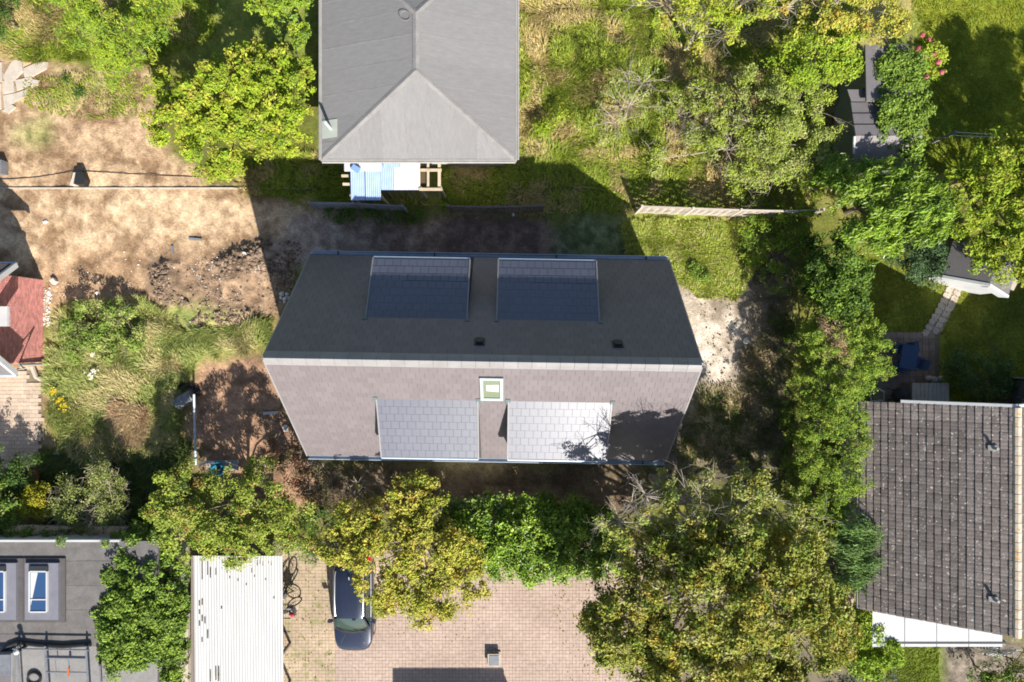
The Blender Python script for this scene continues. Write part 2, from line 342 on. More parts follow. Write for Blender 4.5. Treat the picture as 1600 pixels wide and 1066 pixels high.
fz = n.new('ShaderNodeTexNoise'); fz.inputs['Scale'].default_value = 9; fz.inputs['Detail'].default_value = 8; fz.inputs['Roughness'].default_value = .75; l.new(tc.outputs['Object'], fz.inputs['Vector'])
mr = n.new('ShaderNodeMapRange'); mr.inputs[1].default_value = .3; mr.inputs[2].default_value = .7; mr.inputs[3].default_value = .6; mr.inputs[4].default_value = 1.4; l.new(fz.outputs[0], mr.inputs[0])
mx = n.new('ShaderNodeMix'); mx.data_type = 'RGBA'; mx.blend_type = 'MULTIPLY'; mx.inputs[0].default_value = 1; l.new(at.outputs['Color'], mx.inputs[6]); l.new(mr.outputs[0], mx.inputs[7])
def more(prev, sc, lo, hi, dist):
    z2 = n.new('ShaderNodeTexNoise'); z2.inputs['Scale'].default_value = sc; z2.inputs['Detail'].default_value = 7; z2.inputs['Roughness'].default_value = .7; z2.inputs['Distortion'].default_value = dist; l.new(tc.outputs['Object'], z2.inputs['Vector'])
    r2 = n.new('ShaderNodeMapRange'); r2.inputs[1].default_value = .35; r2.inputs[2].default_value = .65; r2.inputs[3].default_value = lo; r2.inputs[4].default_value = hi; l.new(z2.outputs[0], r2.inputs[0])
    m2 = n.new('ShaderNodeMix'); m2.data_type = 'RGBA'; m2.blend_type = 'MULTIPLY'; m2.inputs[0].default_value = 1; l.new(prev, m2.inputs[6]); l.new(r2.outputs[0], m2.inputs[7]); return m2.outputs[2]
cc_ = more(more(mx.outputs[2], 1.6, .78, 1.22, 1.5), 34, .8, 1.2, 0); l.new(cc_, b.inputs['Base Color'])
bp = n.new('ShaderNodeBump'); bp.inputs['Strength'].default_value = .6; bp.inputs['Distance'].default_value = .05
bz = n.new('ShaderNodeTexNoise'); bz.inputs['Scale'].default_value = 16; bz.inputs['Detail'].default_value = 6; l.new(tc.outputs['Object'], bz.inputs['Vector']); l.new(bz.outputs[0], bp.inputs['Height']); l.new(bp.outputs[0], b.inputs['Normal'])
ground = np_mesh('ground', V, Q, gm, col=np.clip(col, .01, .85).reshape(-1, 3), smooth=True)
tag(ground, 'rough ground of bare tan earth, dark soil and grass around the houses', 'ground', kind='structure')

# ------------------------------------------------------------------ roof planes
class Slope:                       # plane: origin O, U along the eave, D down the slope, N outwards
    def __init__(s, O, U, D):
        s.O = Vector(O); s.U = Vector(U).normalized(); s.D = Vector(D).normalized(); s.N = s.U.cross(s.D).normalized()
        if s.N.z < 0: s.N = -s.N
        s.Mx = Matrix((s.U, s.D, s.N)).transposed()
    def at(s, a, d, h=0.0): return s.O+s.U*a+s.D*d+s.N*h
    def slab(s, mb, pts, h, t, tone=0.0):
        q = [s.at(a, d, h) for a, d in pts]
        nn = (q[1]-q[0]).cross(q[2]-q[0])
        if nn.dot(s.N) < 0: q = q[::-1]
        mb.slab(q, s.N, t, tone)
def clip(poly, a, b, c):           # keep a*x+b*y<=c
    out = []
    for i in range(len(poly)):
        p, q = poly[i], poly[(i+1) % len(poly)]; fp = a*p[0]+b*p[1]-c; fq = a*q[0]+b*q[1]-c
        if fp <= 0: out.append(p)
        if (fp < 0 < fq) or (fq < 0 < fp):
            t = fp/(fp-fq); out.append((p[0]+(q[0]-p[0])*t, p[1]+(q[1]-p[1])*t))
    return out
def tile_mesh(name, wd, ln, th, mat, lift):
    m = MB(); hw = wd/2
    vs = [(-hw, 0, 0), (hw, 0, 0), (hw, ln, lift), (-hw, ln, lift), (-hw, 0, th), (hw, 0, th), (hw, ln, lift+th), (-hw, ln, lift+th)]
    m.add(vs, [(3, 2, 1, 0), (4, 5, 6, 7), (0, 1, 5, 4), (1, 2, 6, 5), (2, 3, 7, 6), (3, 0, 4, 7)])
    me = bpy.data.meshes.new(name); me.from_pydata(m.v, [], m.f); me.materials.append(mat); return me, m
def put(me, name, parent, sl, a, d, h):
    o = bpy.data.objects.new(name, me); C.objects.link(o); o.parent = parent
    Mx = sl.Mx.to_4x4()
    if sl.Mx.determinant() < 0: Mx = Matrix((-sl.U, sl.D, sl.N)).transposed().to_4x4()
    Mx.translation = sl.at(a, d, h)-org(parent); o.matrix_local = Mx; return o

# ------------------------------------------------------------------ the new house in the middle
hc = Vector((-34.3/33, -24/33, 0)); hrot = -R(.95)
hu = Vector((cos(hrot), sin(hrot), 0)); hv = Vector((-sin(hrot), cos(hrot), 0))      # hv points north
def HW(x, y, zz): return hc+hu*x+hv*y+Vector((0, 0, zz))
L2, D2, ZR, ZE = 7.76, 4.39, 7.35, 2.38
house = thing('house', hc, 'large new house with dark slate gable roof and four dormers in the middle', 'house')
wl = MB(); bx, by = L2-.12, D2-.42
pr = [(-by, 0), (by, 0), (by, ZE+.3), (0, ZR-.25), (-by, ZE+.3)]
for sx in (-1, 1):
    pts = [HW(sx*bx, p[0], p[1]) for p in pr]
    if sx < 0: pts = pts[::-1]
    wl.slab(pts, hu*sx, .25)
for sy in (-1, 1):
    wl.slab([HW(-bx+.25, sy*by, 0), HW(bx-.25, sy*by, 0), HW(bx-.25, sy*by, ZE+.3), HW(-bx+.25, sy*by, ZE+.3)][::(1 if sy < 0 else -1)], hv*sy, .25)
wl.build('wall', M['render'], house)
TW, TL = .331, .307
slopes = {}
rise = ZR-ZE; sl_len = math.hypot(D2, rise)
for sy, nm in ((-1, 's'), (1, 'n')):
    slopes[nm] = Slope(HW(0, 0, ZR), hu, (hv*sy*D2-Vector((0, 0, rise)))/sl_len)
# dormers: (side, x0, x1); plan distance of back joint and front from the ridge
DORM = [('s', -4.12, -.24), ('s', .93, 4.88), ('n', -4.58, -.71), ('n', .43, 4.35)]
yb, yf = .356*D2, 3.98; zb = ZR-rise*yb/D2; zf = 4.5
tile_me, tmb = tile_mesh('tile', TW-.014, TL+.05, .014, M['slate'], .016)
under = MB(); rest = MB()
ntile = 0
def rest_tile(sl, a, d, h, a0=None, a1=None, dd=TL+.05):
    lo, hi = a-(TW-.007)/2, a+(TW-.007)/2
    if a0 is not None: lo = max(lo, a0); hi = min(hi, a1)
    if hi-lo < .03: return
    q = [sl.at(lo, d, h), sl.at(hi, d, h), sl.at(hi, d+dd, h+.016), sl.at(lo, d+dd, h+.016)]
    if (q[1]-q[0]).cross(q[2]-q[0]).dot(sl.N) < 0: q = q[::-1]
    rest.slab(q, sl.N, .012, random.random())
roofs = {}
for nm, sgn in (('s', -1), ('n', 1)):
    sl = slopes[nm]
    u = MB(); sl.slab(u, [(-L2, 0.0), (L2, 0.0), (L2, sl_len), (-L2, sl_len)], -.012, .16)
    roofs[nm] = u.build('roof', M['underlay'], house)
    rows = int(sl_len/TL)
    for r_ in range(rows+1):
        d = .1+r_*TL-.05
        if d+TL > sl_len+.06: continue
        ymid = (d+TL*.6)*D2/sl_len
        cols = int(2*L2/TW)+2
        for k in range(-1, cols):
            a = -L2+(k+.5+(.5 if r_ % 2 else 0))*TW
            if a < -L2-TW/2 or a > L2+TW/2: continue
            free = [-L2+.005, L2-.005]
            if ymid > yb+.05:
                for s_, x0, x1 in DORM:
                    if s_ == nm: free += [x0-.03, x1+.03]
            free.sort()
            for f0, f1 in zip(free[::2], free[1::2]): rest_tile(sl, a, d, .004, f0, f1)
dorm_objs = []
for (nm, x0, x1) in DORM:
    sg = -1 if nm == 's' else 1
    dl = math.hypot(yf-yb, zb-zf)
    sl = Slope(HW((x0+x1)/2, sg*yb, zb), hu, (hv*sg*(yf-yb)-Vector((0, 0, zb-zf)))/dl)
    hw = (x1-x0)/2
    d_ = MB()
    sl.slab(d_, [(-hw+.01, 0), (hw-.01, 0), (hw-.01, dl), (-hw+.01, dl)], -.012, .12)
    yw = yf-.15
    for sx in (-1, 1):                      # cheeks
        xx = (x0+.09) if sx < 0 else (x1-.09)
        def zr_(y): return ZR-rise*y/D2
        def zd_(y): return zb-(zb-zf)*(y-yb)/(yf-yb)-.13
        q = [HW(xx, sg*(yb+.25), zr_(yb+.25)-.1), HW(xx, sg*yw, zr_(yw)-.1), HW(xx, sg*yw, zd_(yw)), HW(xx, sg*(yb+.25), zd_(yb+.25))]
        nn = (q[1]-q[0]).cross(q[2]-q[0])
        if nn.dot(hu*sx) < 0: q = q[::-1]
        d_.slab(q, hu*sx, .08)
    q = [HW(x0+.18, sg*yw, ZR-rise*yw/D2-.1), HW(x1-.18, sg*yw, ZR-rise*yw/D2-.1), HW(x1-.18, sg*yw, zf-.12), HW(x0+.18, sg*yw, zf-.12)]
    nn = (q[1]-q[0]).cross(q[2]-q[0])
    if nn.dot(hv*sg) < 0: q = q[::-1]
    d_.slab(q, hv*sg, .08)
    dob = d_.build('dormer', M['underlay'], house); dorm_objs.append(dob)
    # front windows
    for f_ in (-.27, .27):
        wb = MB(); cx_ = (x0+x1)/2+f_*(x1-x0); wb.box(HW(cx_, sg*(yw+.02), zf-.85), (1.5, .07, 1.1), hrot); wf = wb.build('window', M['greyframe'], dob)
        gb = MB(); gb.box(HW(cx_, sg*(yw+.06), zf-.85), (1.34, .02, .94), hrot); gb.build('pane', M['blueglass'], wf)
    drest = MB(); nr = 8; tl = dl/nr; lim = 96 if nm == 's' else 54; cnt = 0
    ncol = 12; tw = (2*hw)/ncol
    gp_ = .009 if nm == 's' else .007
    me_full, _ = tile_mesh('tile', tw-gp_, tl-gp_, .014, M['dormerslate'], .004)
    me_half, _ = tile_mesh('tile', tw/2-gp_, tl-gp_, .014, M['dormerslate'], .004)
    for r_ in range(nr):
        off = r_ % 2
        for k in range(ncol+off):
            a = -hw+(k+.5)*tw-(.5*tw if off else 0); half = off and (k == 0 or k == ncol)
            if half: a = -hw+.25*tw if k == 0 else hw-.25*tw
            if cnt < lim: put(me_half if half else me_full, 'tile', dob, sl, a, r_*tl-.02, .003); cnt += 1
            else:
                ww = (tw/2 if half else tw)-.012
                q = [sl.at(a-ww/2, r_*tl-.02, .017), sl.at(a+ww/2, r_*tl-.02, .017), sl.at(a+ww/2, (r_+1)*tl-.04, .021), sl.at(a-ww/2, (r_+1)*tl-.04, .021)]
                if (q[1]-q[0]).cross(q[2]-q[0]).dot(sl.N) < 0: q = q[::-1]
                drest.slab(q, sl.N, .012, random.random())
    if drest.f: tag(drest.build('dormer_tiles', M['dormerslate'], dob, tone=True), kind='stuff')
    # edge trims, gutter, flashings
    e = MB()
    for sx in (-1, 1): sl.slab(e, [(sx*hw-.025, 0), (sx*hw+.025, 0), (sx*hw+.025, dl), (sx*hw-.025, dl)], .045, .16)
    e.build('verge_trim', M['ridge'], dob)
    g = MB(); g.tube([sl.at(-hw, dl+.06, -.06), sl.at(hw, dl+.06, -.06)], .065, 8); g.build('gutter', M['zinc'], dob)
    for sx in (-1, 1):
        fl = MB(); m_ = slopes[nm]; dd = math.hypot(yb, ZR-zb)
        m_.slab(fl, [((x0 if sx < 0 else x1)+sx*.02-.09, dd-.17), ((x0 if sx < 0 else x1)+sx*.02+.09, dd-.17), ((x0 if sx < 0 else x1)+sx*.02+.09, dd+.17), ((x0 if sx < 0 else x1)+sx*.02-.09, dd+.17)], .045, .02)
        fl.build('flashing', M['lead'], dob)
tag(rest.build('slate_tiles', M['slate'], house, tone=True), 'dark slate tiles covering the two main roof slopes', kind='stuff')
for k in range(31):
    rb = MB(); x0 = -L2+k*2*L2/31+.004; x1 = -L2+(k+1)*2*L2/31-.004
    prof = [(-.25, -.235), (-.13, -.08), (0, .035), (.13, -.08), (.25, -.235)]
    vs = [HW(x0, p[0], ZR+.035+p[1]+.008) for p in prof]+[HW(x1, p[0], ZR+.035+p[1]) for p in prof]
    rb.add(vs, [(i, i+1, 6+i, 5+i) for i in range(4)]+[(0, 5, 9, 4)]); rb.build('ridge_tile', M['ridge'], house)
for sg in (-1, 1):
    g = MB(); a = MB()
    pts = []
    for k in range(9):
        t = pi*k/8; pts.append((-cos(t)*.075, -sin(t)*.075))
    y0 = D2+.06; vs = []
    for x in (-L2, L2): vs += [HW(x, sg*(y0+p[0]), ZE-.03+p[1]) for p in pts]
    g.add(vs, [(i, i+1, 10+i, 9+i) for i in range(8)])
    g.tube([HW(-L2, sg*(y0+.08), ZE-.02), HW(L2, sg*(y0+.08), ZE-.02)], .02, 6)
    g.build('gutter', M['zinc'], house)
    for x in (-6.6, -2.4, 2.9, 6.8):
        k_ = MB(); k_.box(HW(x, sg*(y0), ZE-.01), (.05, .17, .02), hrot); k_.build('gutter_bracket', M['darkplastic'], house)
    for sx in (-1, 1):
        v_ = MB(); sl = slopes['s' if sg < 0 else 'n']
        sl.slab(v_, [(sx*(L2+.03)-.03, .1), (sx*(L2+.03)+.03, .1), (sx*(L2+.03)+.03, sl_len), (sx*(L2+.03)-.03, sl_len)], .02, .2); v_.build('verge_trim', M['ridge'], house)
# roof window
sl = slopes['s']; d0 = .126*sl_len; d1 = .335*sl_len; xc = .30; fr = MB()
for a0, a1, b0, b1 in ((-.43, -.31, d0, d1), (.31, .43, d0, d1), (-.31, .31, d0, d0+.14), (-.31, .31, d1-.16, d1)):
    sl.slab(fr, [(xc+a0, b0), (xc+a1, b0), (xc+a1, b1), (xc+a0, b1)], .1, .12)
rw = fr.build('roof_window', M['greyframe'], house)
pb = MB(); sl.slab(pb, [(xc-.312, d0+.138), (xc+.312, d0+.138), (xc+.312, d1-.158), (xc-.312, d1-.158)], .06, .03); pb.build('pane', M['paneglass'], rw)
fb = MB(); sl.slab(fb, [(xc-.2, d0+.45), (xc+.26, d0+.42), (xc+.26, d0+.86), (xc-.2, d0+.8)], .068, .006); fb.build('blind', M['milkglass'], rw)
for x in (-.16, 4.9):
    sl = slopes['n']; vb = MB(); sl.slab(vb, [(x-.13, .9), (x+.13, .9), (x+.13, 1.14), (x-.13, 1.14)], .15, .14); sl.slab(vb, [(x-.2, .84), (x+.2, .84), (x+.2, 1.2), (x-.2, 1.2)], .04, .02)
    vb.build('roof_vent', M['darkplastic'], house)

# ------------------------------------------------------------------ grey house to the north (hip roof in felt)
def hip_house():
    ze, zr = 2.8, 4.25
    x0 = P(503, 0, ze).x; x1 = P(805.5, 0, ze).x; ys = P(0, 249, ze).y; xr = P(650, 0, zr).x
    ya = P(0, 110, zr).y; yn = P(0, 20, zr).y; ye = P(0, -119, ze).y
    t = thing('bungalow', ((x0+x1)/2, ys+3, 0), 'grey bungalow with felt hip roof at the top edge', 'house')
    wb = MB(); wb.box(((x0+x1)/2, (ys+ye)/2, 1.35), (x1-x0-1.0, ye-ys-1.0, 2.7)); wb.build('wall', M['render'], t)
    A, B, Cc, Dd = Vector((x0, ys, ze)), Vector((x1, ys, ze)), Vector((x1, ye, ze)), Vector((x0, ye, ze))
    S1, N1 = Vector((xr, ya, zr)), Vector((xr, yn, zr))
    for nm, pts, U in (('w', [A, S1, N1, Dd], Vector((0, 1, 0))), ('e', [B, Cc, N1, S1], Vector((0, 1, 0))), ('s', [A, B, S1], Vector((1, 0, 0))), ('n', [Cc, Dd, N1], Vector((1, 0, 0)))):
        base = MB(); nn = (pts[1]-pts[0]).cross(pts[2]-pts[0])
        q = pts if nn.z > 0 else pts[::-1]; base.slab(q, Vector((0, 0, 1)), .14); rf = base.build('roof', M['felt'], t)
        # felt strips laid side by side: down the slope on every face
        top = max(p.z for p in pts); low = [p for p in pts if p.z < ze+.01]; hi = [p for p in pts if p.z > ze+.01]
        nrm = (q[1]-q[0]).cross(q[2]-q[0]).normalized(); Uv = U; Dv = Uv.cross(nrm).normalized()
        if Dv.z > 0: Dv = -Dv
        sp = Slope(hi[0], Uv, Dv)
        poly = [((p-hi[0]).dot(Uv), (p-hi[0]).dot(Dv)) for p in q]
        lo = min(p[0] for p in poly); hi_ = max(p[0] for p in poly); k = lo-.35; i = 0
        while k < hi_:
            c = clip(clip(poly, -1, 0, -k), 1, 0, k+1.0)
            if len(c) >= 3:
                cc = MB(); h = .008+.004*(i % 2); sp.slab(cc, c, h+.004, h+.002); cc.build('felt_strip', M['feltrow' if U.y else 'feltcol'], rf)
                c2 = clip(c, 1, 0, k+.05)
                if len(c2) >= 3: cc = MB(); sp.slab(cc, c2, h+.009, .004); cc.build('felt_seam', M['feltseam'], rf)
            k += 1.0; i += 1
    cap = MB()
    for a_, b_ in ((A, S1), (B, S1), (S1, N1), (Cc, N1), (Dd, N1)):
        d = (b_-a_).normalized(); s_ = d.cross(Vector((0, 0, 1))).normalized()
        a2 = a_+d*.05; b2 = b_
        cap.add([a2-s_*.13+Vector((0, 0, .0)), a2+Vector((0, 0, .05)), a2+s_*.13, b2-s_*.13+Vector((0, 0, .0)), b2+Vector((0, 0, .05)), b2+s_*.13], [(0, 1, 4, 3), (1, 2, 5, 4)])
    cap.build('hip_capping', M['felt'], t)
    for a_, b_, w_ in ((A, B, 0), (B, Cc, 0), (A, Dd, 0)):
        fb = MB(); c_ = (a_+b_)/2; d = (b_-a_)
        out = Vector((0, -1, 0)) if a_.y == b_.y else Vector((1 if a_.x > 0 else (1 if a_.x == x1 else -1), 0, 0))
        if a_.x == b_.x: out = Vector((1 if a_.x == x1 else -1, 0, 0))
        fb.box(c_+out*.035+Vector((0, 0, -.07)), (abs(d.x)+.1 if a_.y == b_.y else .06, abs(d.y) if a_.x == b_.x else .06, .2)); fb.build('fascia', M['greyconcrete'], t)
        gb = MB(); gb.tube([a_+out*.11+Vector((0, 0, -.06)), b_+out*.11+Vector((0, 0, -.06))], .05, 8); gb.build('gutter', M['greyconcrete'], t)
    # metal plate and pipe near the west eave
    sp = Slope(S1, Vector((0, 1, 0)), (Vector((x0, ya, ze))-S1))
    q = P(515, 201, 3.0); mb = MB(); d_ = (q-S1).dot(sp.D); a_ = (q-S1).dot(sp.U)
    sp.slab(mb, [(a_-.38, d_-.36), (a_+.38, d_-.36), (a_+.38, d_+.4), (a_-.38, d_+.4)], .045, .02); pl = mb.build('flashing_plate', pmat('pale_green_plate', (.38, .41, .36), (.33, .36, .31), 4, .7), t)
    mb = MB(); c_ = sp.at(a_, d_-.02, 0); mb.tube([c_, c_+Vector((0, 0, .75))], .07, 10); mb.build('vent_pipe', M['whitepaint'], t)
    mb = MB(); mb.ring(P(633, 25, 4.2), .2, .012, (0, 0, 1), 20, 5); mb.build('wire_ring', M['feltseam'], t)
hip_house()

# ------------------------------------------------------------------ lean-to with polycarbonate sheets under the bungalow eave
def leanto():
    t = thing('lean_to', P(612, 285, 0), 'blue and white polycarbonate lean-to against the grey bungalow', 'lean-to')
    def sheet(x0, x1, y0, y1, z0, z1, mat, nm='roof_sheet'):
        a = P(x0, y0, z0); b = P(x1, y1, z1); nn = max(6, int((b.x-a.x)/.075)*2); m = MB(); vs = []
        for i in range(nn+1):
            x = a.x+(b.x-a.x)*i/nn; dz = .02*(1 if (i//1) % 2 else -1)
            vs += [(x, a.y, z0+dz), (x, b.y, z1+dz)]
        m.add(vs, [(2*i, 2*i+1, 2*i+3, 2*i+2) for i in range(nn)]); return m.build(nm, mat, t)
    sheet(537, 596, 244, 268, 2.35, 2.3, M['whitesheet']); sheet(547, 570, 264, 313, 2.27, 2.15, M['bluesheetm'] if 'bluesheetm' in M else M['whitesheet2'])
    sheet(570, 595, 264, 313, 2.29, 2.17, M['whitesheet2']); sheet(594, 617, 250, 297, 2.33, 2.2, M['whitesheet2']); sheet(614, 656, 250, 297, 2.36, 2.23, M['whitesheet'])
    sheet(598, 626, 240, 262, 2.5, 2.44, M['whitesheet2'])
    for xs in ((653, 657), (667, 671), (684, 689)):
        m = MB(); a = P(xs[0], 242, 2.25); b = P(xs[1], 296, 2.15); m.box(((a.x+b.x)/2, (a.y+b.y)/2, 2.2), (abs(b.x-a.x), abs(b.y-a.y), .09)); m.build('rafter', M['timber'], t)
    for y in (249, 264, 294):
        m = MB(); a = P(655, y, 2.26); b = P(690, y+4, 2.26); m.box(((a.x+b.x)/2, (a.y+b.y)/2, 2.27), (b.x-a.x, abs(b.y-a.y), .07)); m.build('batten', M['timber'], t)
    m = MB(); a = P(657, 265, 2.1); b = P(667, 290, 2.1); m.box(((a.x+b.x)/2, (a.y+b.y)/2, 2.1), (b.x-a.x+.1, a.y-b.y+.1, .02)); m.build('brown_panel', pmat('brown_board', (.09, .065, .03), None, 4, .8), t)
    for px, py in ((548, 305), (594, 305), (656, 292), (688, 292)):
        m = MB(); q = P(px, py, 2.1); m.box((q.x, q.y, 1.04), (.09, .09, 2.08)); m.build('post', M['timber'], t)
    for px, py in ((539, 275), (541, 288)):
        m = MB(); q = P(px, py, 2.1); m.box((q.x, q.y, 2.1), (.3, .1, .08)); m.build('beam_end', M['timber'], t)
    m = MB(); q = P(556, 264, 2.4); 
    for dx in (-.3, .3): pass
    m.box((q.x, q.y, 2.42), (.36, .24, .12), R(-32)); tag(m.build('plastic_box', M['bluesheet'], None, origin=(q.x, q.y, 2.36)), 'small tilted blue box lying on the lean-to roof', 'box')
    # dark pergola slats stand in front, lower
    for i in range(9):
        m = MB(); q = P(604+i*9.5, 301, 1.2); m.box((q.x+.15, q.y, 1.25), (.05, .55, .06), R(28)); m.build('slat', M['darkwood'], t)
    m = MB(); q0 = P(600, 297, 1.3); q1 = P(690, 297, 1.3); m.tube([q0, q1], .04, 6); m.build('rail', M['darkwood'], t)
    for px in (602, 689):
        m = MB(); q = P(px, 297, 1.3); m.box((q.x, q.y, .65), (.08, .08, 1.3)); m.build('post', M['darkwood'], t)
M['whitesheet2'] = pmat('blue_tinted_sheet', (.4, .5, .72), (.32, .42, .66), 3, .4)
leanto()

# ------------------------------------------------------------------ fences: panels of woven slats between posts
def fence(pts, h, mat, postmat, label, nsl=10, lean=0.0, gap=.6):
    c0 = P(*pts[0]); t = thing('fence', ((c0.x+P(*pts[-1]).x)/2, (c0.y+P(*pts[-1]).y)/2, 0), label, 'fence')
    pw = [P(*p) for p in pts]
    for q in pw:
        m = MB(); m.box((q.x, q.y, h/2+.04), (.1, .1, h+.08)); m.build('post', postmat, t)
    for a, b in zip(pw[:-1], pw[1:]):
        d = (b-a); ln = d.length-.1; an = math.atan2(d.y, d.x); nrm = Vector((-sin(an), cos(an), 0)); mid = (a+b)/2
        fm = MB()
        for s_ in (-1, 1): fm.box(mid+d.normalized()*s_*(ln/2-.03)+Vector((0, 0, h/2)), (.05, .05, h-.04), an)
        fm.box(mid+Vector((0, 0, h-.02)), (ln, .07, .04), an); pn = fm.build('panel', mat, t)
        for k in range(nsl):
            zz = .06+(h-.12)*(k+.5)/nsl; sh = (h-.12)/nsl*(1-.16*gap); m = MB(); vs = []; NN = 12
            for i in range(NN+1):
                q = a+d*(.05/d.length+(1-.1/d.length)*i/NN)+nrm*(.025*sin(i/NN*pi*6)*(1 if k % 2 else -1)); wv = .012*sin(i*1.7+k*2.1)
                for o_, zz_ in ((-.006, -sh/2), (.006, -sh/2), (.006, sh/2), (-.006, sh/2)): vs.append(q+nrm*o_+Vector((0, 0, zz+zz_+wv)))
            m.add(vs, [(4*i+j, 4*i+(j+1) % 4, 4*i+4+(j+1) % 4, 4*i+4+j) for i in range(NN) for j in range(4)]+[(3, 2, 1, 0), (4*NN, 4*NN+1, 4*NN+2, 4*NN+3)])
            m.build('slat', mat, pn)
    return t
fence([(993, 333), (1069, 336), (1140, 338.5), (1212, 340), (1262, 338)], 1.45, M['wood'], M['wood'], 'pale woven fence in the sun along the top of the grass', 10, gap=1.2)
fence([(705, 332), (776, 333), (846, 331)], 1.35, M['darkwood'], M['darkwood'], 'brown two panel fence in the shade behind the new house')
fence([(497, 326), (562, 327), (636, 331)], 1.25, M['greywood'], M['greywood'], 'grey crooked fence in the shade below the lean-to')

# ------------------------------------------------------------------ house on the right (concrete tiles)
def right_house():
    ze, zr = 2.4, 5.0
    xe = P(1343, 0, ze).x; xr = P(1590, 0, zr).x; yt = P(0, 632, 3.7).y; yb_ = P(0, 974, 3.7).y-.1
    yt = -(86*33/33)/33; yb_ = -(384)/33
    t = thing('tiled_house', ((xe+xr)/2, (yt+yb_)/2, 0), 'house with weathered brown concrete tile roof at the right edge', 'house')
    wb = MB(); wb.box((xr, (yt+yb_)/2, 1.2), (2*(xr-xe)-1.0, yt-yb_-.6, 2.4)); wb.build('wall', M['render'], t)
    run = xr-xe; rl = math.hypot(run, zr-ze)
    for sx in (-1, 1):
        sp = Slope((xr, (yt+yb_)/2, zr), (0, 1, 0), (sx*run, 0, -(zr-ze))); hw = (yt-yb_)/2
        u = MB(); sp.slab(u, [(-hw, 0), (hw, 0), (hw, rl), (-hw, rl)], -.03, .15); rf = u.build('roof', M['underlay'], t)
        if sx > 0:
            u = MB(); sp.slab(u, [(-hw, 0), (hw, 0), (hw, rl), (-hw, rl)], .02, .04); u.build('tile_field', M['contile'], t); continue
        NC = 20; tl = rl/NC; NR = 27; tw = 2*hw/NR
        def tmesh():
            m = MB(); pr_ = [(-tw/2+.002, .01), (-tw/4, .018), (-.02, .014), (tw/4, .019), (tw/2-.002, .011)]
            vs = [(a, 0, h) for a, h in pr_]+[(a, tl+.03, h+.034) for a, h in pr_]+[(a, tl+.03, h+.005) for a, h in pr_]
            fs = [(i, i+1, 6+i, 5+i) for i in range(4)]+[(5+i, 6+i, 11+i, 10+i) for i in range(4)]+[(0, 5, 10), (4, 14, 9)]
            m.add(vs, fs); return m
        tm = tmesh(); me = bpy.data.meshes.new('tile'); me.from_pydata(tm.v, [], tm.f); me.materials.append(M['contile'])
        rest = MB(); n_ = 0
        for r_ in range(NC-1, -1, -1):
            for k in range(NR):
                a = -hw+(k+.5)*tw+(random.random()-.5)*.012; d = r_*tl-.03; h = .005+random.random()*.012
                if 4 <= r_ and n_ < 300 and k < 25 and not (r_ > 17): put(me, 'tile', t, sp, a, d, h); n_ += 1
                else:
                    sg = -1 if sp.Mx.determinant() < 0 else 1
                    rest.add([sp.at(a+v[0]*sg, d+v[1], h+v[2]) for v in tm.v], tm.f, random.random())
        tag(rest.build('roof_tiles', M['contile'], t, tone=True), kind='stuff')
        for px, py in ((1551, 700), (1552, 936)):
            # little ventilation hoods near the ridge
            q = P(px, py, 4.65); a = (q-sp.O).dot(sp.U); d = (q-sp.O).dot(sp.D)
            m = MB(); sp.slab(m, [(a-.12, d-.14), (a+.12, d-.14), (a+.1, d+.16), (a-.1, d+.16)], .1, .1); m.tube([sp.at(a, d, .05), sp.at(a, d, .05)+Vector((0, 0, .27))], .06, 8); m.build('roof_vent', M['greyconcrete'], t)
    for k in range(24):
        m = MB(); y0 = yb_+(yt-yb_)*k/24; y1 = yb_+(yt-yb_)*(k+1)/24-.012; vs = []
        for y in (y0, y1):
            for i in range(6):
                an = pi*i/5; vs.append((xr-cos(an)*.16, y, zr-.05+sin(an)*.15+(.012 if y == y1 else 0)))
        m.add(vs, [(i, i+1, 7+i, 6+i) for i in range(5)]+[(0, 1, 2, 3, 4, 5), (11, 10, 9, 8, 7, 6)]); m.build('ridge_tile', M['contileridge'], t)
    m = MB()
    for sx in (-1, 1):
        sp = Slope((xr, yt+.05, zr), (0, 1, 0), (sx*run, 0, -(zr-ze))); sp.slab(m, [(-.05, 0), (.07, 0), (.07, rl*(.72 if sx < 0 else 1)), (-.05, rl*(.72 if sx < 0 else 1))], .05, .2)
    m.build('barge_board', M['whitepaint'], t)
    m = MB(); m.tube([(xe-.06, yt, ze-.06), (xe-.06, yb_, ze-.06)], .06, 8); m.build('gutter', M['greyconcrete'], t)
    # wing further right (outside the picture, its shadow lies on the lawn)
    x0 = 742/33; y0 = -46/33; y1 = -300/33; m = MB(); xm = x0+4.6
    for s_ in (-1, 1):
        sp = Slope((xm, (y0+y1)/2, 5.4), (0, 1, 0), (s_*4.6, 0, -3.0)); sp.slab(m, [((y1-y0)/2, 0), ((y0-y1)/2, 0), ((y0-y1)/2, 5.5), ((y1-y0)/2, 5.5)], 0, .15)
    m.add([(x0+.3, y0-.3, 0), (xm+4.3, y0-.3, 0), (xm+4.3, y0-.3, 2.5), (xm, y0-.3, 5.2), (x0+.3, y0-.3, 2.5)], [(0, 1, 2, 3, 4)])
    m.box((xm, (y0+y1)/2, 1.2), (8.4, y0-y1-.7, 2.4)); m.build('wing', M['contile'], t)
    # white canopy roof south of the gable
    cz = 2.35; c = thing('canopy', P(1470, 985, 0), 'flat white sheet canopy below the tiled roof on the right', 'canopy')
    xs = [1350, 1362, 1413, 1463, 1513, 1566]
    for i in range(1, 5):
        a = P(xs[i], 1000, cz); b = P(xs[i+1], 1000, cz); m = MB(); m.box(((a.x+b.x)/2, (yb_-.02+a.y)/2-.1, cz), (b.x-a.x-.03, yb_-a.y+.35, .05)); m.build('roof_sheet', M['whitepaint'], c)
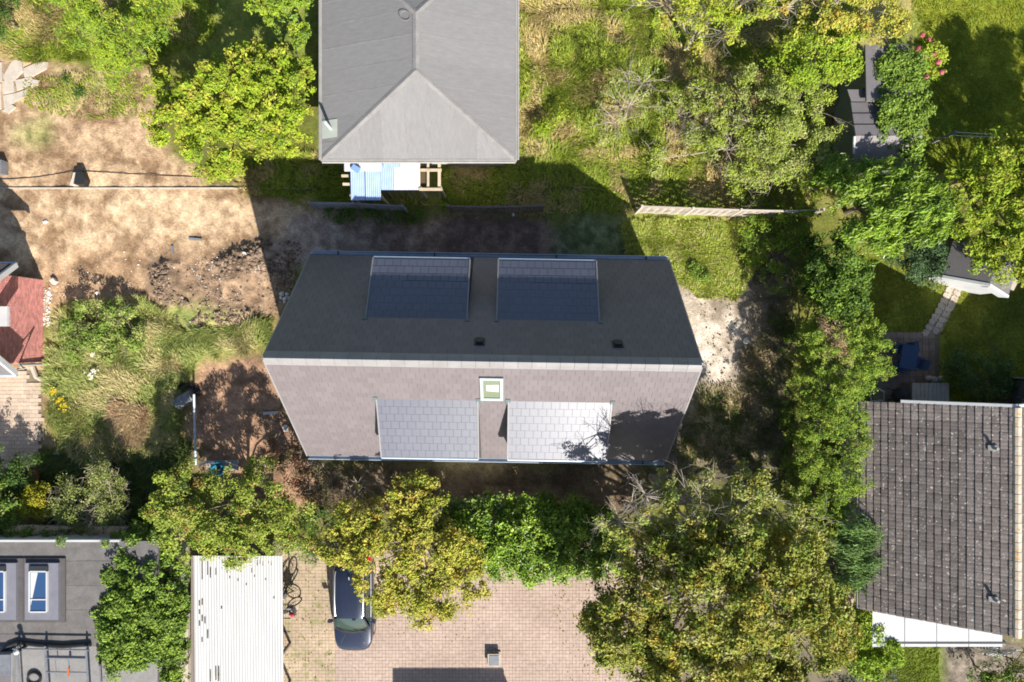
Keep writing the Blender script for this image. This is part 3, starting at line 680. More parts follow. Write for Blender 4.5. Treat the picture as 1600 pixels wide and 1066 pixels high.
    a = P(1364, 1003, cz); b = P(1572, 1003, cz); m = MB(); m.box(((a.x+b.x)/2, a.y-.03, cz-.06), (b.x-a.x, .1, .18)); m.build('front_fascia', M['darkplastic'], c)
    m = MB(); m.box(((a.x+b.x)/2, a.y-.12, cz-.1), (b.x-a.x, .06, .1)); m.build('edge_trim', M['concrete'], c)
    for px in (1370, 1450, 1566):
        q = P(px, 1000, cz); m = MB(); m.box((q.x, q.y+.1, 1.13), (.1, .1, 2.2)); m.build('post', M['whitepaint'], c)
    # wooden posts with rails at the left end
    t2 = thing('timber_screen', P(1330, 930, 0), 'brown timber screen left of the white canopy', 'screen')
    a = P(1331, 922, 2.0); b = P(1331, 948, 2.0)
    for px, py in ((1331, 922), (1331, 948), (1348, 953)):
        q = P(px, py, 2.0); m = MB(); m.box((q.x, q.y, 1.0), (.1, .1, 2.0)); m.build('post', M['timber'], t2)
    m = MB(); m.box(((a.x+b.x)/2, (a.y+b.y)/2, 2.03), (.12, a.y-b.y+.1, .06)); m.build('rail', M['timber'], t2)
    m = MB(); q = P(1340, 951, 2.0); m.box((q.x, q.y, 2.04), (.55, .12, .06), R(-16)); m.build('rail', M['timber'], t2)
    for i in range(7):
        m = MB(); m.box((a.x-.09, a.y-.1-i*.095, .95), (.025, .085, 1.7)); m.build('slat', M['darkwood'], t2)
    # white slatted gate
    t3 = thing('picket_fence', P(1570, 1018, 0), 'short white picket fence below the tiled roof ridge', 'fence')
    for i in range(7):
        q = P(1554+i*5.3, 1008, 1.1); q2 = P(1554+i*5.3, 1008+10+i*2.2, .2); m = MB(); m.box((q.x, (q.y+q2.y)/2-.1, .62), (.085, .03, 1.2), 0, Matrix.Rotation(R(-38), 3, 'X')); m.build('picket', M['whitepaint'], t3)
    for f_ in (.25, .75):
        q = P(1570, 1008+20*f_, .6); m = MB(); m.box((q.x, q.y, .95-.75*f_), (1.15, .05, .06)); m.build('rail', M['whitepaint'], t3)
right_house()

# ------------------------------------------------------------------ red brick house on the left (only its gable end is in view)
def left_house():
    ze, zr = 2.3, 5.6
    wx_ = P(68, 0).x; yn = P(0, 437).y; ys_ = P(0, 566).y; ym = (yn+ys_)/2
    t = thing('brick_house', (wx_-2, ym, 0), 'red brick gable end of a house with dark roof at the left edge', 'house')
    hw = (yn-ys_)/2; zt = ze; apex = ze+(zr-ze)*.93
    m = MB(); x0 = wx_-.03
    m.slab([(x0, ys_, 0), (x0, yn, 0), (x0, yn, zt), (x0, ym, apex), (x0, ys_, zt)], (1, 0, 0), .3)
    m.box((wx_-4, ym, zt/2), (7.4, 2*hw-.02, zt)); wl = m.build('wall', M['mortar'], t)
    br = MB(); ch = .067; row = 0
    zz = .0
    while zz < apex-.1:
        half = hw if zz+ch < zt else hw*(apex-zz-ch)/(apex-zt)
        y = -half; first = True
        while y < half-.03:
            ln = .105 if (first and row % 2) else .222; ln = min(ln, half-y); first = False
            if ln > .03: br.box((wx_-.02, ym+y+ln/2, zz+ch/2), (.045, ln-.02, ch-.016), 0, None, random.random())
            y += ln
        zz += ch; row += 1
    tag(br.build('bricks', M['brick'], wl, tone=True), kind='stuff')
    xo = P(25, 0, ze).x; hwr = P(0, 412, ze).y-ym
    for sy in (-1, 1):
        rl = math.hypot(hwr, zr-ze); sp = Slope((xo-4, ym, zr), (1, 0, 0), (0, sy*hwr, -(zr-ze)))
        m = MB(); sp.slab(m, [(-4, 0), (4-.08, 0), (4-.08, rl), (-4, rl)], 0, .1); rf = m.build('roof', M['feltnew'], t)
        if sy > 0:
            for k in range(5):
                m = MB(); sp.slab(m, [(-4, .35+k*.75), (3.8, .35+k*.75), (3.8, 1.0+k*.75), (-4, 1.0+k*.75)], .06, .04); m.build('solar_panel', M['blueglass'], rf)
        m = MB(); sp.slab(m, [(4-.08, 0), (4+.04, 0), (4+.04, rl), (4-.08, rl)], .05, .22); m.build('barge_board', M['whitepaint'], t)
        m = MB(); q = sp.at(-4, rl+.06, -.02); q2 = sp.at(4, rl+.06, -.02); m.tube([q, q2], .065, 8); m.build('gutter', M['zinc'], t)
    q = P(4, 494, 3.3); m = MB(); m.box((wx_+.35, q.y, 2.9), (.7, .85, .08)); hd = m.build('hood', M['whitepaint'], t)
    for i in range(12):
        m = MB(); m.box((wx_+.73, q.y-.4+i*.072, 2.88), (.05, .04, .05)); m.build('dentil', M['whitepaint'], hd)
    a = P(27, 577, 2.2); b = P(64, 570, .1)
    m = MB(); m.tube([a, a+Vector((.25, 0, -.15)), (wx_+.05, b.y+.05, 1.5), (wx_+.1, b.y+.02, .25), (wx_+.25, b.y-.05, .1)], .06, 8); m.build('downpipe', M['greyconcrete'], t, smooth=True)
    q = [P(50, 573, .15), P(57, 590, .12), P(66, 594, .1)]; m = MB(); m.tube(q, .1, 8); tag(m.build('drain_pipe', M['concrete'], None, origin=P(57, 588), smooth=True), 'short bent pale pipe lying beside the red brick gable', 'pipe')
left_house()

# ------------------------------------------------------------------ flat roofed building, bottom left
def flat_house():
    zt = 2.7
    def PP(x, y, dz=0): return P(x, y, zt+dz)
    c = P(90, 950, 0)
    t = thing('flat_roof_building', c, 'building with flat grey felt roof and two skylights at bottom left', 'building')
    a = PP(-60, 846); b = PP(246, 1110)
    m = MB(); m.box(((a.x+b.x)/2, (a.y+b.y)/2, zt/2-.05), (b.x-a.x-.2, a.y-b.y-.2, zt-.1)); m.build('wall', M['render'], t)
    m = MB(); m.box(((a.x+b.x)/2, (a.y+b.y)/2, zt-.08), (b.x-a.x, a.y-b.y, .12)); rf = m.build('roof', M['feltdark'], t)
    ys = [846, 877, 915, 953, 991, 1010]
    ce = [0, 190, 340, 520]
    for i in range(len(ys)-1):
        x = -60-random.random()*40
        while x < 246:
            x1 = min(246, x+120+random.random()*80); p = PP(max(x, -60), ys[i]); q = PP(x1, ys[i+1]); m = MB(); h = .012+.01*((i+int(x/50)) % 2)
            m.box(((p.x+q.x)/2, (p.y+q.y)/2, zt-.02+h/2), (q.x-p.x+.01, p.y-q.y+.01, h)); m.build('felt_strip', M['feltdark'], rf); x = x1
    p = PP(-60, 1010); q = PP(246, 1110); m = MB(); m.box(((p.x+q.x)/2, (p.y+q.y)/2, zt-.012), (q.x-p.x, p.y-q.y, .012)); m.build('felt_strip', M['felt'], rf)
    p = PP(-60, 843); q = PP(188, 846); m = MB(); m.box(((p.x+q.x)/2, (p.y+q.y)/2, zt+.01), (q.x-p.x, .09, .14)); m.build('edge_trim', M['whitepaint'], t)
    for xc in (0, 66):
        k = PP(xc-1, 924.5, .2); rm = MB()
        rm.box((k.x+.02, k.y, zt+.05), (1.78, 2.74, .06)); kb = rm.build('skylight', pmat('dark_felt_collar', (.095, .085, .085), (.07, .064, .064), 3, .85, fine=.1), t)
        rm = MB(); rm.box((k.x+.0, k.y, zt+.13), (1.42, 2.42, .14)); rm.build('kerb', pmat('grey_blue_felt', (.17, .17, .2), (.135, .135, .16), 3, .8, fine=.1), kb)
        fm = MB(); cx_, cy_ = k.x-.1, k.y+.02; fw, fh = .74, 1.72; zz = zt+.24
        for dx, dy, sx, sy in ((-fw/2, 0, .06, fh), (fw/2, 0, .06, fh), (0, fh/2, fw-.06, .06), (0, -fh/2, fw-.06, .06), (0, -.33, fw-.06, .05)): fm.box((cx_+dx, cy_+dy, zz), (sx, sy, .09))
        fr_ = fm.build('frame', M['whitepaint'], kb)
        fm = MB(); fm.box((cx_, cy_, zz), (fw-.07, fh-.07, .03)); fm.build('pane', M['blueglass'], kb)
        fm = MB(); fm.prism([(cx_-fw/2+.05, cy_+fh/2-.05), (cx_-fw/2+.05, cy_-.6), (cx_-.02, cy_+fh/2-.05)], zz+.016, zz+.02); fm.build('blind', M['milkglass'], kb)
        fm = MB(); fm.box((cx_, cy_+fh/2+.13, zz-.02), (.8, .2, .1)); fm.build('upper_flashing', M['darkplastic'], kb)
    # pipe with cowl
    t2 = thing('vent_pipe', PP(43, 1008), 'white capped vent pipe standing on the flat grey roof', 'vent pipe')
    k = PP(43, 1008); m = MB(); m.lathe(k, [(.07, 0), (.07, .55), (.02, .56)], 10); m.build('pipe', M['black'], t2); m = MB(); m.lathe(k+Vector((0, 0, .56)), [(.11, 0), (.12, .06), (.03, .12)], 10); m.build('cowl', M['whitepaint'], t2)
    m = MB(); m.tube([PP(2, 1042, .05), PP(4, 1018, .06), PP(14, 1009, .06), PP(28, 1004, .06), PP(60, 1008, .06), PP(100, 1010, .06), PP(142, 1007, .06)], .09, 8); tag(m.build('shadow_tube', M['black'], None, origin=PP(60, 1008), smooth=True), 'black tube standing for the shadow band across the flat grey roof', 'pipe')  # dark shadow band of the railing, built as a black tube
    t3 = thing('metal_frame', PP(85, 1040), 'grey metal rail frame standing on the flat grey roof', 'frame')
    def bar(pts, r=.03, nm='bar', mt=M['greyplastic']):
        m = MB(); m.tube([PP(x, y, dz) for x, y, dz in pts], r, 6); m.build(nm, mt, t3)
    for x in (27, 70, 134): bar([(x, 1010, .35), (x+5, 1090, .35)], .045, 'side_rail'); bar([(x, 1012, 0), (x, 1012, .35)], .03, 'leg')
    bar([(20, 1014, .37), (140, 1016, .37)], .035, 'cross_bar')
    for y in (1028, 1050): bar([(71, y, .36), (135, y+1, .36)], .03, 'cross_bar')
    for x in (86, 107): bar([(x, 1028, .36), (x+2, 1051, .36)], .02, 'rung')
    bar([(155, 1030, .3), (158, 1085, .3)], .025, 'side_rail'); bar([(156, 1040, 0), (156, 1040, .5)], .05, 'leg')
    m = MB(); k = PP(107, 1050, .42); m.box(k, (.07, .34, .05)); m.build('orange_handle', pmat('orange_plastic', (.5, .14, .04), None, 4, .6), t3)
    t4 = thing('roof_hatch', PP(15, 1045), 'grey framed roof hatch at the lower left corner', 'hatch')
    k = PP(15, 1043); m = MB(); m.box((k.x, k.y, zt+.14), (.66, 1.5, .26)); bd = m.build('kerb', M['feltnew'], t4)
    for dx in (-.34, .34): m = MB(); m.box((k.x+dx, k.y, zt+.16), (.05, 1.52, .3)); m.build('frame', M['silver'], t4)
    m = MB(); m.box((k.x, k.y+.25, zt+.29), (.58, .9, .03)); m.build('lid', M['greyplastic'], t4)
    m = MB(); k = PP(55, 1060); m.ring(k+Vector((0, 0, .06)), .28, .05, (0, 0, 1), 18, 6); tag(m.build('hose_coil', M['black'], None, origin=k), 'dark coil of hose on the flat roof beside the metal frame', 'hose')
flat_house()

# ------------------------------------------------------------------ paving
def parking():
    m = MB(); a = P(270, 845); b = P(1335, 1200); m.box(((a.x+b.x)/2, (a.y+b.y)/2, .0), (b.x-a.x, a.y-b.y, .05))
    pv = m.build('driveway', M['joint']); tag(pv, 'pinkish brick paved driveway with the parked car', 'driveway', kind='structure')
    s = .158; xs = np.arange(P(441, 0).x, P(1000, 0).x, s); ys = np.arange(P(0, 1110).y, P(0, 862).y, s); sets = {True: ([], [], []), False: ([], [], [])}; V = []; Fc = []; tn = []
    for i, x in enumerate(xs):
        for j, y in enumerate(ys):
            dx = random.gauss(0, .003); dy = random.gauss(0, .003); g = .006; h = .03+random.random()*.004; n0 = len(V)
            old = x < P(520, 0).x
            q = ((x+dx+g, y+dy+g), (x+dx+s-g, y+dy+g), (x+dx+s-g, y+dy+s-g), (x+dx+g, y+dy+s-g))
            tgt = sets[old]; V, Fc, tn = tgt; n0 = len(V); V += [(u, v, .0) for u, v in q]+[(u, v, h) for u, v in q]
            Fc += [(n0+4, n0+5, n0+6, n0+7), (n0, n0+1, n0+5, n0+4), (n0+1, n0+2, n0+6, n0+5), (n0+2, n0+3, n0+7, n0+6), (n0+3, n0, n0+4, n0+7)]
            tn += [np.clip(.5+.25*(random.random()-.5)*2+.25*math.sin(x*1.3)*math.sin(y*2.1), 0, 1)]*8
    for old in (True, False):
        V, Fc, tn = sets[old]
        o = np_mesh('old_pavers' if old else 'pavers', np.array(V), np.array(Fc), M['mosspaver'] if old else M['paver'], parent=pv, col=np.repeat(np.array(tn)[:, None], 3, 1)); tag(o, kind='stuff')
parking()
def old_paving():
    a = P(-60, 578); b = P(66, 735); m = MB(); m.box(((a.x+b.x)/2, (a.y+b.y)/2, -.02), (b.x-a.x, a.y-b.y, .05)); pv = m.build('path', M['joint']); tag(pv, 'pale stone paved path beside the red brick gable', 'path', kind='structure')
    me, _m = None, MB(); _m.box((0, 0, 0), (.268, .172, .06)); me = bpy.data.meshes.new('paving_stone'); me.from_pydata(_m.v, [], _m.f); me.materials.append(M['oldpaver'])
    for j in range(25):
        for i in range(14):
            px = -44+i*9.1+(4.5 if j % 2 else 0); py = 583+j*6.05
            if px > 63+random.random()*4 - (0 if py > 610 else 0): continue
            if px > 45 and py < 600: continue
            if px < -12: continue
            o = bpy.data.objects.new('paving_stone', me); C.objects.link(o); o.parent = pv; q = P(px, py); o.location = (q.x, q.y, .012+random.random()*.008); o.rotation_euler = (random.gauss(0, .01), random.gauss(0, .01), random.gauss(0, .02))
old_paving()
def slabs():
    sl_ = [[(8, 118), (22, 92), (36, 95), (37, 112), (24, 126), (8, 130)], [(38, 108), (60, 98), (76, 98), (74, 108), (52, 120), (40, 122)], [(6, 128), (22, 126), (24, 144), (6, 148)], [(25, 126), (50, 121), (56, 130), (28, 142)], [(6, 150), (26, 146), (44, 140), (42, 150), (26, 158), (8, 172)], [(46, 124), (62, 126), (60, 134), (50, 138)], [(4, 174), (20, 164), (26, 168), (14, 178)], [(-12, 100), (4, 98), (5, 128), (-12, 130)], [(-12, 133), (3, 131), (3, 170), (-12, 175)]]
    t = thing('concrete_paving', P(30, 130), 'broken pale concrete slabs at the upper left edge', 'paving')
    for s_ in sl_:
        m = MB(); q = [P(*p) for p in s_][::-1]; m.prism([(v.x, v.y) for v in q], -.05, .05+random.random()*.02); m.build('slab', M['concrete'], t)
slabs()
m = MB()
for k in range(26):
    a = P(-30+k*20, 294.5); b = P(-30+(k+1)*20-.5, 294.8); m_ = MB()
    if k == 0: kerb = thing('kerb', P(240, 295), 'long thin concrete edging strip across the bare earth', 'kerb')
    m_.box(((a.x+b.x)/2, a.y, .01), (b.x-a.x, .06, .12)); m_.build('edging_stone', M['concrete'], kerb)
# right garden paving: patio and path
def patio():
    m = MB(); pv = None
    a = P(1372, 520); b = P(1468, 632); m.box(((a.x+b.x)/2, (a.y+b.y)/2, .0), (b.x-a.x, a.y-b.y, .03)); pv = m.build('patio', M['joint']); tag(pv, 'brown brick patio in the shade beside the tall hedge', 'patio', kind='structure')
    me = bpy.data.meshes.new('paving_stone'); _m = MB(); _m.box((0, 0, 0), (.285, .285, .05)); me.from_pydata(_m.v, [], _m.f); me.materials.append(pmat('brown_patio_stone', (.3, .22, .17), (.21, .15, .115), 3, .9, .2, rnd=.15))
    for i in range(10):
        for j in range(12):
            q = P(1376+i*9.9, 524+j*9.9); 
            if q.x > b.x-.1: continue
            o = bpy.data.objects.new('paving_stone', me); C.objects.link(o); o.parent = pv; o.location = (q.x, q.y, .012+random.random()*.006); o.rotation_euler.z = random.gauss(0, .015)
    pts = [P(1495, 442), P(1480, 470), P(1462, 500), P(1452, 522)]; m = MB(); w0 = .42
    for p, q in zip(pts[:-1], pts[1:]):
        d = (q-p); m.box((p+q)/2+Vector((0, 0, .0)), (d.length+.2, 2*w0, .02), math.atan2(d.y, d.x))
    gp = MB()
    L_ = [(p.x, p.y) for p in (P(1480, 424), P(1512, 434), P(1507, 442), P(1494, 474), P(1470, 520), P(1446, 520), P(1456, 496), P(1472, 470), P(1478, 446), P(1464, 436))]
    gp.prism(L_[::-1], -.03, .02); pa = gp.build('garden_path', pmat('pale_path_grit', (.5, .4, .31), (.36, .28, .21), 4, .9, .2, fine=.1)); tag(pa, 'pale stone path from the white garden shed to the patio', 'path', kind='structure')
    me2 = bpy.data.meshes.new('stepping_stone'); _m = MB(); _m.prism([(.2*cos(k*pi/3+.2), .17*sin(k*pi/3+.2)) for k in range(6)], 0, .04); me2.from_pydata(_m.v, [], _m.f); me2.materials.append(M['concrete'])
    for k in range(9):
        f_ = k/8; q = P(1490-36*f_**1.1, 452+66*f_)
        for s_ in (-1, 1):
            o = bpy.data.objects.new('stepping_stone', me2); C.objects.link(o); o.parent = pa; o.location = (q.x+s_*.24, q.y+.05*s_, .005); o.rotation_euler.z = random.random()*6
    q = P(1499, 432); m = MB(); m.lathe((q.x, q.y, 0), [(.48, 0), (.48, .05), (.1, .06)], 24); cs = m.build('stone_circle', M['greyconcrete'], None, origin=q); tag(cs, 'round grey stone disc in front of the white shed', 'stone disc')
patio()

# ------------------------------------------------------------------ sheds on the right
def sheds():
    # white fronted garden shed
    c = P(1520, 421, 1.2); an = R(-17); t = thing('garden_shed', (c.x, c.y, 0), 'small garden shed with white front and grey roof under the yellow tree', 'shed')
    u = Vector((cos(an), sin(an), 0)); v = Vector((-sin(an), cos(an), 0)); W_, D_, ze, zr = 1.4, .7, 1.75, 2.5
    def q(x, y, z): return Vector((c.x, c.y, 0))+u*x+v*y+Vector((0, 0, z))
    m = MB(); m.box(q(0, 0, ze/2), (2*W_-.2, 2*D_-.2, ze), an); m.build('wall', M['greenwall'], t)
    m = MB(); m.add([q(-W_+.08, -D_+.04, 0), q(W_-.08, -D_+.04, 0), q(W_-.08, -D_+.04, ze), q(0, -D_+.04, zr-.08), q(-W_+.08, -D_+.04, ze)], [(0, 1, 2, 3, 4)]); m.build('gable_front', M['whitepaint'], t)
    for i in range(8):
        x0 = -W_+.1+i*(2*W_-.2)/8; m = MB(); m.box(q(x0+.17, -D_+.0, ze*.5), (.33, .03, ze-.05), an); m.build('board', M['whitepaint'], t)
    for sx in (-1, 1):
        sp = Slope(q(0, 0, zr), v, u*sx*W_*1.1-Vector((0, 0, (zr-ze)*1.1))); rl = math.hypot(W_, zr-ze)*1.1
        m = MB(); sp.slab(m, [(-D_-.1, 0), (D_+.1, 0), (D_+.1, rl), (-D_-.1, rl)], 0, .06); m.build('roof', M['feltnew'], t)
        m = MB(); sp.slab(m, [(-D_-.22, 0), (-D_-.1, 0), (-D_-.1, rl), (-D_-.22, rl)], .03, .4); m.build('barge_board', M['whitepaint'], t)
    m = MB(); k = P(1569, 437, 1.1); m.box(k, (1.2, .5, .05), R(-28)); m.box(k-Vector((0, 0, .55)), (1.1, .42, 1.05), R(-28)); w = m.build('low_box', M['concrete'], None, origin=(k.x, k.y, 0)); w.name = 'storage_chest'; tag(w, 'pale storage chest beside the white garden shed', 'chest')
    # grey outbuilding in the ivy
    t = thing('outbuilding', P(1360, 180), 'two stepped grey roofed sheds half covered by ivy at upper right', 'shed')
    z0 = 2.5
    def quad(ps, z1s, mat, nm, th=.1):
        m = MB(); pts = [P(x, y, zz) for (x, y), zz in zip(ps, z1s)]
        if (pts[1]-pts[0]).cross(pts[2]-pts[0]).z < 0: pts = pts[::-1]
        m.slab(pts, (0, 0, 1), th); return m.build(nm, mat, t)
    quad([(1352, 70), (1420, 70), (1420, 158), (1354, 158)], [2.75]*4, M['feltnew'], 'upper_roof')
    quad([(1324, 140), (1353, 140), (1440, 157), (1440, 160), (1330, 158)], [2.45]*5, M['feltnew'], 'middle_roof')
    for k in range(3): quad([(1329.5+k*2.6, 160+k*17.5), (1440, 160+k*17.5), (1440, 176.5+k*17.5), (1332+k*2.6, 176.5+k*17.5)], [2.45+.12*k+.0, 2.45+.12*k, 2.52+.12*k, 2.52+.12*k], M['feltnew'], 'felt_strip')
    quad([(1337, 212), (1440, 212), (1440, 262), (1331, 262)], [2.78, 2.78, 2.0, 2.0], pmat('pale_felt', (.22, .2, .2), (.185, .168, .168), 3, .85, fine=.1), 'front_roof')
    m = MB(); a = P(1337, 213, 2.8); b = P(1334, 240, 2.5); m.tube([a+Vector((-.05, 0, 0)), b], .05, 6); m.build('barge_board', M['whitepaint'], t)
    a = P(1335, 140, 2.2); b = P(1440, 255, 1.9); m = MB(); m.box(((a.x+b.x)/2+.1, (a.y+b.y)/2, .95), (b.x-a.x-.1, a.y-b.y, 1.9)); m.build('wall', M['greenwall'], t)
    a = P(1354, 72, 2.6); b = P(1420, 135, 2.6); m = MB(); m.box(((a.x+b.x)/2, (a.y+b.y)/2, 1.3), (b.x-a.x-.1, a.y-b.y-.1, 2.6)); m.build('wall', M['greenwall'], t)
sheds()
# washing line posts
t = thing('clothes_line', P(1493, 240), 'pale post with two wires on the shaded lawn at upper right', 'clothes line')
a = P(1494, 206, 1.5); m = MB(); m.tube([(a.x-.05, a.y-.0, 0), (a.x, a.y, 1.5)], .06, 8); m.build('post', M['greywood'], t)
for dz, dy in ((1.45, 0), (1.05, 0)):
    m = MB(); q = Vector((a.x, a.y, dz)); m.tube([q, q+Vector((1.3, -.05, -.06)), q+Vector((2.6, -.1, 0))], .012, 5); m.build('wire', M['silver'], t)
m = MB(); m.tube([(a.x+2.6, a.y-.1, 0), (a.x+2.6, a.y-.1, 1.5)], .06, 8); m.build('post', M['greywood'], t)

# ------------------------------------------------------------------ garage south of the frame: casts the shadow on the driveway
m = MB(); a = (659-800)/33; b = (831-800)/33; yt = -(1148-533)/33; t = thing('garage', ((a+b)/2, yt-2.5, 0), 'garage just below the picture whose shadow falls on the driveway', 'garage')
m.box(((a+b)/2, yt-2.5, 1.25), (b-a-.1, 4.9, 2.4)); m.build('wall', M['render'], t); m = MB(); m.box(((a+b)/2, yt-2.5, 2.47), (b-a, 5, .1)); m.build('roof', M['feltdark'], t)

# ------------------------------------------------------------------ white corrugated shelter
def shelter():
    zt = 2.35; a = P(303, 868, zt); b = P(442, 1110, zt); t = thing('bike_shelter', ((a.x+b.x)/2, (a.y+b.y)/2, 0), 'white corrugated shelter roof next to the bicycles', 'shelter')
    nsh = 4; per = .12
    for s_ in range(nsh):
        x0 = a.x+(b.x-a.x)*s_/nsh; x1 = a.x+(b.x-a.x)*(s_+1)/nsh; nn = int((x1-x0)/per*6); m = MB(); vs = []
        for i in range(nn+1):
            x = x0+(x1-x0)*i/nn; zz = zt+.013*math.sin(2*pi*x/per)+.003*s_; vs += [(x, a.y, zz+.05), (x, b.y, zz-.1)]
        m.add(vs, [(2*i, 2*i+1, 2*i+3, 2*i+2) for i in range(nn)]); m.build('roof_sheet', M['corrwhite'], t, smooth=True)
    dm = MB()
    for px, py, ln in [(315, 885, 25), (314, 900, 12), (326, 884, 16), (327, 892, 14), (331, 895, 18), (338, 893, 12), (323, 894, 9), (357, 893, 4), (373, 906, 4), (361, 902, 3), (384, 913, 2), (314, 941, 9), (311, 943, 7), (319, 970, 9), (316, 967, 8), (310, 975, 6), (326, 992, 12), (318, 1001, 4), (310, 957, 5), (393, 891, 8), (378, 892, 3), (346, 950, 2), (402, 879, 10), (407, 877, 9), (411, 880, 8), (418, 876, 9), (424, 878, 12), (330, 1058, 16), (337, 1054, 20), (343, 1058, 14), (341, 1050, 10), (400, 900, 2), (415, 905, 2), (427, 934, 2)]:
        q = P(px, py, zt+.02); x = round((q.x-per*.75)/per)*per+per*.75
        dm.box((x, q.y, zt+.0+.028), (.035+.01*random.random(), ln*.022+.03, .03))
    tag(dm.build('leaf_litter', M['dirtmark'], t), kind='stuff')
    for px, py in ((305, 873), (305, 1090), (427, 1046), (427, 1110)):
        q = P(px, py, zt); m = MB(); m.box((q.x+(.1 if px < 400 else -.1), q.y, zt/2-.05), (.1, .1, zt-.12)); m.build('post', M['darkwood'], t)
    m = MB(); q = P(302, 868, zt); m.box((a.x-.06, (a.y+b.y)/2, zt-.05), (.1, a.y-b.y, .16)); m.build('edge_board', M['darkwood'], t)
    m = MB(); q0 = P(444, 880, 1.9); m.tube([P(452, 871, .1), P(441, 882, 2.2)], .04, 6); m.build('brace', M['darkwood'], t)
shelter()
# low rendered wall between the ivy and the shelter
m = MB(); a = P(291, 960, 1.0); b = P(285, 1100, 1.0); m.box(((a.x+b.x)/2, (a.y+b.y)/2, .5), (.35, a.y-b.y, 1.0)); tag(m.build('garden_wall', M['concrete'], None, origin=((a.x+b.x)/2, (a.y+b.y)/2, 0)), 'pale concrete wall between the ivy hedge and the white shelter', 'wall')

